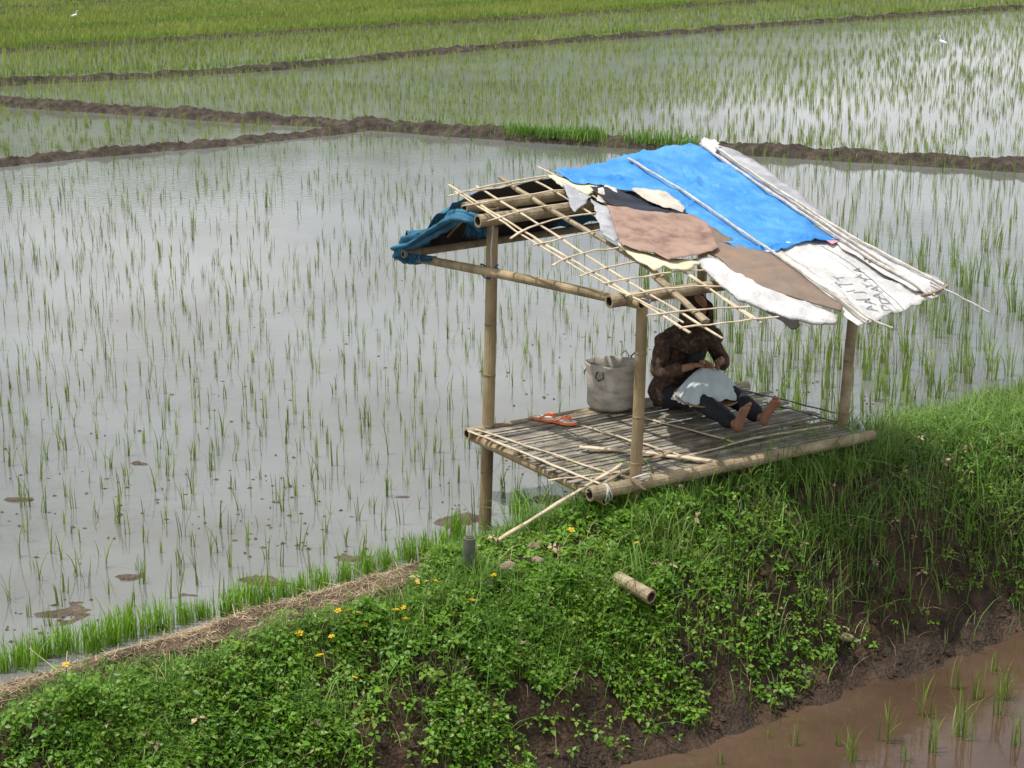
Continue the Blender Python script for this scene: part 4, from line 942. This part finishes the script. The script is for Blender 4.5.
# cut culm on the slope
p0 = on_bank(617, 590)[0]; p0[2] += .07; zc = p0[2]
p0 = p0+np.array([0, 0, .02]); p1 = atz(651, 597, zc-.03); tb = MB(); bamboo(tb, p0, p0+(p1-p0)/np.linalg.norm(p1-p0)*.31, .045, .048, node=.5, seed=3)
tag(tb.build('bamboo_tube', BAMG, None, origin=p0), 'short cut bamboo tube lying on the leafy bank below the hut', 'bamboo tube')
# stump post
p0 = on_bank(469, 572)[0]; mb = MB(); mb.path([p0-[0, 0, .1], p0+[0, 0, .1], p0+[.005, 0, .235]], [.042, .04, .041], 14); mb.path([p0+[.005, 0, .2], p0+[.005, 0, .24]], [.028, .028], 12, 1)
tag(mb.build('stump', ['post', 'hollow'], None, origin=p0), 'short mossy grey stump standing in the grass beside the tall post', 'stump')
# stones
for (px, py, r, lab) in [(534, 549, .055, 'pale rounded stone in the grass behind the leaning stick end'), (505, 571, .065, 'pale stone just below the lower end of the leaning stick'), (538, 563, .05, 'flat pale stone between two others in the leaves'), (485, 588, .06, 'pale stone by a yellow flower at the lower left of the stump'), (845, 640, .06, 'grey brown stone stuck in the dark soil face at right')]:
    c = on_bank(px, py)[0]; mb = MB(); r *= .85; mb.ball(c+[0, 0, r*.45], (r*1.25, r*.8, r*.72), 18, 12); V = np.concatenate(mb.V); dv = (fbm(V[:, 0]*14, V[:, 1]*14+V[:, 2]*9, int(px), 3)-.5)*r*.9; mb.V = [V+(V-c)/np.maximum(np.linalg.norm(V-c, axis=1), 1e-3)[:, None]*dv[:, None]]
    tag(mb.build('stone', 'rock', None, origin=c, smooth=True), lab, 'stone')
# black plastic scrap on path
c = on_bank(157, 634)[0]; mb = MB(); mb.ball(c+[0, 0, .02], (.085, .05, .035), 16, 10); V = np.concatenate(mb.V); dv = (fbm(V[:, 0]*18, V[:, 1]*18+V[:, 2]*20, 4, 3)-.5)*.07; mb.V = [V+dv[:, None]*np.array([.6, .5, 1])]
tag(mb.build('plastic_scrap', 'plastic', None, origin=c), 'crumpled dark plastic scrap on the straw path', 'litter')

# ================================================================== PERSON
def pp(s, t, z): return hut(1.53+(s-1.80)*1.12, .38+(t-.1)*1.03, ZP+.012+z*1.08)
PS = thing('person', pp(1.8, .1, 0), 'barefoot person sitting on the slat floor in brown patterned shirt, headscarf and dark trousers', 'person')
LEAN = .10
J = dict(pel=(1.80, .06, .11), wai=(1.80, .08, .27), che=(1.80, .13, .44), nb=(1.80, .19, .585), nk=(1.80, .225, .64), hd=(1.80, .25, .70),
         sl=(1.61, .17, .53), el=(1.50, .22, .30), wl=(1.68, .45, .40), sr=(1.99, .17, .53), er=(2.08, .24, .31), wr=(1.89, .46, .41),
         hl=(1.70, .09, .10), kl=(1.65, .52, .17), al=(1.69, .95, .06), hr=(1.90, .09, .10), kr=(1.94, .50, .17), ar=(1.93, .92, .06))
JP = {k: pp(*v) for k, v in J.items()}
def chain(names, rads, edges, root):
    V = [JP[n_] for n_ in names]; E_ = [(names.index(a), names.index(b_)) for a, b_ in edges]
    return skin_mesh(V, E_, rads, names.index(root))
mb = MB()
nm = ['pel', 'wai', 'che', 'nb', 'nk', 'hd', 'sl', 'el', 'wl', 'sr', 'er', 'wr', 'hl', 'kl', 'al', 'hr', 'kr', 'ar']
V, F_ = chain(nm, [(.125, .10), (.12, .09), (.135, .10), .06, .05, .05, .055, .042, .028, .055, .042, .028, .08, .058, .036, .08, .058, .036],
              [('pel', 'wai'), ('wai', 'che'), ('che', 'nb'), ('nb', 'nk'), ('nk', 'hd'), ('che', 'sl'), ('sl', 'el'), ('el', 'wl'), ('che', 'sr'), ('sr', 'er'), ('er', 'wr'), ('pel', 'hl'), ('hl', 'kl'), ('kl', 'al'), ('pel', 'hr'), ('hr', 'kr'), ('kr', 'ar')], 'pel')
mb.add(V, F_)
# head with face, tilted slightly down
hc = pp(1.80, .285, .765); ax_f = A*.93+np.array([0, 0, -.37]); ax_f /= np.linalg.norm(ax_f); ax_s = B.copy(); ax_u = np.cross(ax_s, ax_f); ax_u = ax_u if ax_u[2] > 0 else -ax_u
hm = MB(); hm.ball((0, 0, 0), 1, 28, 20); V = np.concatenate(hm.V)
x, y, z = V.T.copy()
X = x*.074; Y = y*.095; Z = z*.112
Y = np.where(y > 0, Y*(1-.08*z**2), Y); X = X*np.where(z < 0, 1-.28*z**2, 1); Y = Y+np.where((y > 0), .016*np.exp(-((x/.16)**2+((z+.12)/.22)**2)), 0)
Y = Y-np.where(y > 0, .008*(np.exp(-(((x-.38)/.2)**2+((z-.06)/.14)**2))+np.exp(-(((x+.38)/.2)**2+((z-.06)/.14)**2))), 0)
Vh = hc+X[:, None]*ax_s+Y[:, None]*ax_f+Z[:, None]*ax_u
mb.add(Vh, hm.F)
for sg in (-1, 1): mb.ball(hc+ax_s*sg*.074-ax_f*.005-ax_u*.005, (.012, .02, .032), 10, 8, ax=[ax_s, ax_f, ax_u])
for sg in (-1, 1): mb.ball(hc+ax_s*sg*.029+ax_f*.085+ax_u*.008, (.011, .008, .006), 8, 6, mi=1, ax=[ax_s, ax_f, ax_u])
mb.ball(hc+ax_f*.092-ax_u*.052, (.022, .006, .006), 8, 6, mi=2, ax=[ax_s, ax_f, ax_u])
# hands folded over the bundle: palm and five fingers
def hand(w_, fwd, side, nrm, sg):
    """w_ wrist, fwd finger direction, side thumb side, nrm palm normal (down)"""
    fwd = fwd/np.linalg.norm(fwd); side = side-fwd*(side@fwd); side /= np.linalg.norm(side); nrm = np.cross(fwd, side); nrm = nrm if nrm[2] < 0 else -nrm
    V, F_ = skin_mesh([w_-fwd*.02, w_+fwd*.03, w_+fwd*.075], [(0, 1), (1, 2)], [(.026, .022), (.036, .018), (.038, .015)], 0); mb.add(V, F_)
    for i, (o_, ln) in enumerate(((.027, .068), (.009, .078), (-.009, .072), (-.027, .056))):
        b0 = w_+fwd*.065+side*o_; p1 = b0+fwd*ln*.45+nrm*.006+side*o_*.1; p2 = p1+fwd*ln*.28+nrm*.018; p3 = p2+fwd*ln*.10+nrm*.022
        V, F_ = skin_mesh([b0, p1, p2, p3], [(0, 1), (1, 2), (2, 3)], [.0095, .009, .008, .0065], 0, 1); mb.add(V, F_)
    b0 = w_+fwd*.025+side*.028; p1 = b0+side*.022+fwd*.028+nrm*.008; p2 = p1+fwd*.03+side*.004+nrm*.01
    V, F_ = skin_mesh([b0, p1, p2], [(0, 1), (1, 2)], [.013, .0105, .008], 0, 1); mb.add(V, F_)
hand(JP['wl'], B*.085+A*.045+np.array([0, 0, .0]), A*.3+np.array([0, 0, .5]), None, 1)
hand(JP['wr'], -B*.085+A*.05+np.array([0, 0, -.012]), A*.3+np.array([0, 0, .5]), None, -1)
# feet, soles towards the viewer, toes up
def foot(an, lean_s, sg):
    up_ = B*lean_s+A*.30+np.array([0, 0, .92]); up_ /= np.linalg.norm(up_); fr = A-up_*(A@up_); fr /= np.linalg.norm(fr); sd = np.cross(up_, fr)
    heel = an+fr*.0-np.array([0, 0, .03]); V = []; K = 18
    for (h_, w_, th_, off, sh) in ((-.012, .012, .012, -.012, 0), (-.006, .028, .026, -.01, 0), (.012, .036, .036, -.012, 0), (.045, .038, .044, -.022, 0), (.085, .036, .038, -.02, .003), (.125, .041, .028, -.012, .005), (.165, .050, .022, -.006, .006), (.195, .052, .017, .0, .005), (.212, .048, .013, .003, .004), (.218, .02, .006, .003, .004)):
        for k in range(K):
            a = 2*math.pi*k/K; V.append(heel+up_*h_+sd*(w_*math.cos(a)+sg*sh)+fr*(off+th_*math.sin(a)))
    n_ = 10; mb.add(V, [(j*K+k, j*K+(k+1) % K, (j+1)*K+(k+1) % K, (j+1)*K+k) for j in range(n_-1) for k in range(K)]+[tuple(range(K-1, -1, -1)), tuple((n_-1)*K+k for k in range(K))])
    for i in range(5):
        r = (.0165, .012, .0115, .011, .010)[i]; b0 = heel+up_*(.205-.005*i*i*.6)+sd*sg*(.040-.0195*i)
        V, F_ = skin_mesh([b0, b0+up_*.024, b0+up_*.040+fr*.010], [(0, 1), (1, 2)], [r, r, r*1.05], 0, 1); mb.add(V, F_)
foot(JP['al'], -.02, 1); foot(JP['ar'], .34, -1)
BODY = mb.build('body', ['skin', 'eye', 'lip'], PS, smooth=True)
def garment(name, nm, rads, edges, root, mat, label=None, wob=.012, seed=0):
    V, F_ = chain(nm, rads, edges, root); V = np.array(V)
    c = V.mean(0); nrm = np.c_[fbm(V[:, 0]*9, V[:, 2]*14, seed, 3)-.5, fbm(V[:, 1]*9, V[:, 2]*14, seed+3, 3)-.5, fbm(V[:, 0]*9, V[:, 1]*12, seed+5, 3)-.5]
    o = obj(name, V+nrm*wob*2, F_, mat, PS, smooth=True)
    if label: o['label'] = label
    return o
J2 = lambda a, b_, f: tuple(np.array(J[a])*(1-f)+np.array(J[b_])*f)
J['cl'] = J2('el', 'wl', .72); J['cr'] = J2('er', 'wr', .72); J['tl'] = J2('kl', 'al', .93); J['tr'] = J2('kr', 'ar', .93)
for k in ('cl', 'cr', 'tl', 'tr'): JP[k] = pp(*J[k])
SHIRT = garment('shirt', ['pel', 'wai', 'che', 'nb', 'sl', 'el', 'cl', 'sr', 'er', 'cr'], [(.175, .14), (.165, .125), (.175, .13), .075, .088, .068, .05, .088, .068, .05],
        [('pel', 'wai'), ('wai', 'che'), ('che', 'nb'), ('che', 'sl'), ('sl', 'el'), ('el', 'cl'), ('che', 'sr'), ('sr', 'er'), ('er', 'cr')], 'che', 'shirt', 'brown patterned long sleeved shirt', .02, 3)
hem = MB(); hem.ball(pp(1.80, .05, .13), (.235, .175, .17), 32, 20, ax=[B, A, np.array([0, 0, 1.])]); V = np.concatenate(hem.V)
V = V+np.c_[fbm(V[:, 0]*12, V[:, 2]*9, 71, 3)-.5, fbm(V[:, 1]*12, V[:, 2]*9, 72, 3)-.5, 0*V[:, 0]]*.06; hem.V = [V]
part(hem, 'shirt_hem', 'shirt', None, smooth=True, parent=PS)
garment('trousers', ['pel', 'hl', 'kl', 'tl', 'hr', 'kr', 'tr'], [(.135, .10), .10, .088, .062, .10, .088, .062], [('pel', 'hl'), ('hl', 'kl'), ('kl', 'tl'), ('pel', 'hr'), ('hr', 'kr'), ('kr', 'tr')], 'pel', 'trousers', 'dark trousers', .018, 8)
# dark scarf over the chest, hanging
mb = MB(); mb.path([pp(1.78, .27, .52), pp(1.79, .29, .42), pp(1.80, .26, .30)], [(.10), (.13), (.12)], 18, flat=.5); part(mb, 'scarf', 'vest', 'dark scarf over the chest', smooth=True, parent=PS)
# headscarf falling over the shoulders, open round the face
mb = MB(); n = 40; prof = [(.0, .118), (.05, .112), (.09, .07), (.108, .02), (.112, -.04), (.115, -.10), (.16, -.145), (.205, -.185), (.235, -.225), (.245, -.26)]
V = []
for j, (r, z) in enumerate(prof):
    for k in range(n):
        a = 2*math.pi*k/n; fx, fy = math.cos(a), math.sin(a); fw = max(0, fy)
        rr = r*(1+.05*math.sin(7*a)*min(1, j/8)); y = rr*fy*((.85 if fy < 0 else .62) if j > 5 else 1.05)
        if 1 < j < 6 and fy > .5: y = max(y, .112)
        V.append(hc+ax_s*rr*fx*1.05+A*(y-.02-.05*(j > 5)*(fy < 0))+np.array([0, 0, z*1.12-.05*fw*(j < 3)+.025*math.sin(5*a)*(j > 6)]))
F_ = [(j*n+k, (j+1)*n+k, (j+1)*n+(k+1) % n, j*n+(k+1) % n) for j in range(len(prof)-1) for k in range(n) if not (2 < j < 4 and math.sin(2*math.pi*(k+.5)/n) > .93)]
mb.add(V, F_); o = part(mb, 'headscarf', 'scarfmat', 'brown patterned headscarf', smooth=True, parent=PS)
# pale cloth bundle with pleats, on a woven tray across the thighs
cc = pp(1.77, .52, .20)
ap = pp(1.775, .47, .375)
mb = MB(); n = 120; rings = 14; V = []
nup = A*.62+np.array([0, 0, .78])
for j in range(rings+1):
    v = j/rings
    for k in range(n):
        a = 2*math.pi*k/n; pl = 1+.06*math.sin(a*13+.9*math.sin(a*3))*v+.035*math.sin(a*23+2*math.sin(a*2))*v**.6+.05*math.sin(a*5+1)*v
        r = (.05+.235*v**.85)*pl
        x = r*math.cos(a); y = r*.72*math.sin(a)
        V.append(ap+B*x+A*y+np.array([0, 0, -.20*v**1.15-.05*max(0, y)*v-.03*abs(x)/.25*v+.01*math.sin(a*9)*v]))
lowv = [p-np.array([0, 0, .006]) for p in V]
F_ = [(j*n+k, (j+1)*n+k, (j+1)*n+(k+1) % n, j*n+(k+1) % n) for j in range(rings) for k in range(n)]; q = len(V)
Fa = F_+[tuple(q+i for i in reversed(f)) for f in F_]+[(rings*n+k, q+rings*n+k, q+rings*n+(k+1) % n, rings*n+(k+1) % n) for k in range(n)]+[tuple(reversed(range(n)))]
tag(obj('cloth_bundle', np.array(V+lowv), Fa, 'cloth', None, origin=cc, smooth=True), 'pale blue grey pleated cloth spread over the lap of the seated person', 'cloth')
mb = MB(); V = []; n = 40
for r, z in ((0, -.0), (.2, .0), (.27, .014), (.285, .03), (.275, .032), (.26, .02), (.19, .012), (0, .012)):
    for k in range(n):
        a = 2*math.pi*k/n; V.append(pp(1.76, .50, .155)+B*r*math.cos(a)+A*r*.78*math.sin(a)+np.array([0, 0, z-.14*r*math.sin(a)]))
tag(obj('woven_tray', V, [(j*n+k, j*n+(k+1) % n, (j+1)*n+(k+1) % n, (j+1)*n+k) for j in range(7) for k in range(n)], 'tray', None, origin=pp(1.76, .5, .155), smooth=True), 'brown woven tray on the thighs of the person, mostly under the pale cloth', 'tray')

# ================================================================== EGRETS
def egret(px, py, sc, az, label, flying=False):
    c = atz(px, py, 0); E_ = thing('egret', c, label, 'bird')
    f = np.array([math.cos(az), math.sin(az), 0]); s_ = np.array([-f[1], f[0], 0]); u = np.array([0, 0, 1.])
    mb = MB(); b = c+u*.30*sc
    V, F_ = skin_mesh([b-f*.20*sc-u*.03*sc, b-f*.09*sc, b+f*.03*sc+u*.02*sc, b+f*.10*sc+u*.08*sc, b+f*.08*sc+u*.17*sc, b+f*.12*sc+u*.25*sc, b+f*.17*sc+u*.265*sc], [(i, i+1) for i in range(6)], [x*sc for x in (.018, .065, .07, .03, .02, .019, .024)], 2); mb.add(V, F_)
    mb.build('body', 'feather', E_, smooth=True)
    mb = MB(); mb.path([b+f*.185*sc+u*.265*sc, b+f*.27*sc+u*.25*sc], [.011*sc, .002*sc], 6); mb.build('beak', 'beak', E_)
    for sg in (-1, 1):
        mb = MB(); mb.path([b+s_*sg*.025*sc-u*.05*sc, b+s_*sg*.025*sc-f*.02*sc-u*.16*sc, b+s_*sg*.025*sc-u*.31*sc], .006*sc, 5); mb.build('leg', 'black', E_)
egret(942, 50, .8, 2.6, 'small white egret standing in the far right paddy')
egret(75, 22, .8, .4, 'small white egret on a dike at the top left')

# ================================================================== LIGHT
SUN_EL = math.radians(71); sd = -A*.42-B*.85; sd = sd/np.linalg.norm(sd)
d = Vector((sd[0]*math.cos(SUN_EL), sd[1]*math.cos(SUN_EL), math.sin(SUN_EL)))
sl = bpy.data.lights.new('sun', 'SUN'); sl.energy = 3.8; sl.angle = math.radians(.6); sl.color = (1, .96, .9)
so = bpy.data.objects.new('sun', sl); COL.objects.link(so); so.rotation_euler = d.to_track_quat('Z', 'Y').to_euler(); so.location = (0, 0, 30)
W = bpy.data.worlds.new('World'); scene.world = W; W.use_nodes = True; nt = W.node_tree; N = nt.nodes; L = nt.links
bg = N['Background']; bg.inputs['Strength'].default_value = .10
sky = N.new('ShaderNodeTexSky'); sky.sky_type = 'NISHITA'; sky.sun_disc = False; sky.sun_elevation = SUN_EL; sky.sun_rotation = math.atan2(d.x, d.y); sky.dust_density = 3; sky.air_density = 1.2
tc = N.new('ShaderNodeTexCoord'); mp = N.new('ShaderNodeMapping'); mp.inputs['Scale'].default_value = (1, 1, 2.5); mp.inputs['Location'].default_value = (5, 2, 1); L.new(tc.outputs['Generated'], mp.inputs['Vector'])
cl = N.new('ShaderNodeTexNoise'); cl.inputs['Scale'].default_value = 2.6; cl.inputs['Detail'].default_value = 7; cl.inputs['Roughness'].default_value = .58; L.new(mp.outputs['Vector'], cl.inputs['Vector'])
cr = N.new('ShaderNodeValToRGB'); cr.color_ramp.elements[0].position = .28; cr.color_ramp.elements[1].position = .50; L.new(cl.outputs['Fac'], cr.inputs['Fac'])
c2 = N.new('ShaderNodeTexNoise'); c2.inputs['Scale'].default_value = 4.2; c2.inputs['Detail'].default_value = 5; L.new(mp.outputs['Vector'], c2.inputs['Vector'])
c2r = N.new('ShaderNodeValToRGB'); c2r.color_ramp.elements[0].position = .40; c2r.color_ramp.elements[0].color = (.70, .73, .77, 1); c2r.color_ramp.elements[1].position = .60; c2r.color_ramp.elements[1].color = (.97, .98, 1, 1); L.new(c2.outputs['Fac'], c2r.inputs['Fac'])
cg = N.new('ShaderNodeVectorMath'); cg.operation = 'SCALE'; cg.inputs['Scale'].default_value = 10; L.new(c2r.outputs['Color'], cg.inputs[0])
mx = N.new('ShaderNodeMix'); mx.data_type = 'RGBA'; L.new(cg.outputs['Vector'], mx.inputs[7]); L.new(cr.outputs['Color'], mx.inputs[0]); L.new(sky.outputs['Color'], mx.inputs[6]); L.new(mx.outputs[2], bg.inputs['Color'])
scene.view_settings.view_transform = 'Standard'; scene.view_settings.look = 'None'; scene.view_settings.exposure = .2; scene.view_settings.gamma = 1
scene.view_settings.use_curve_mapping = False
for o in bpy.data.objects:
    if '_o' in o: del o['_o']
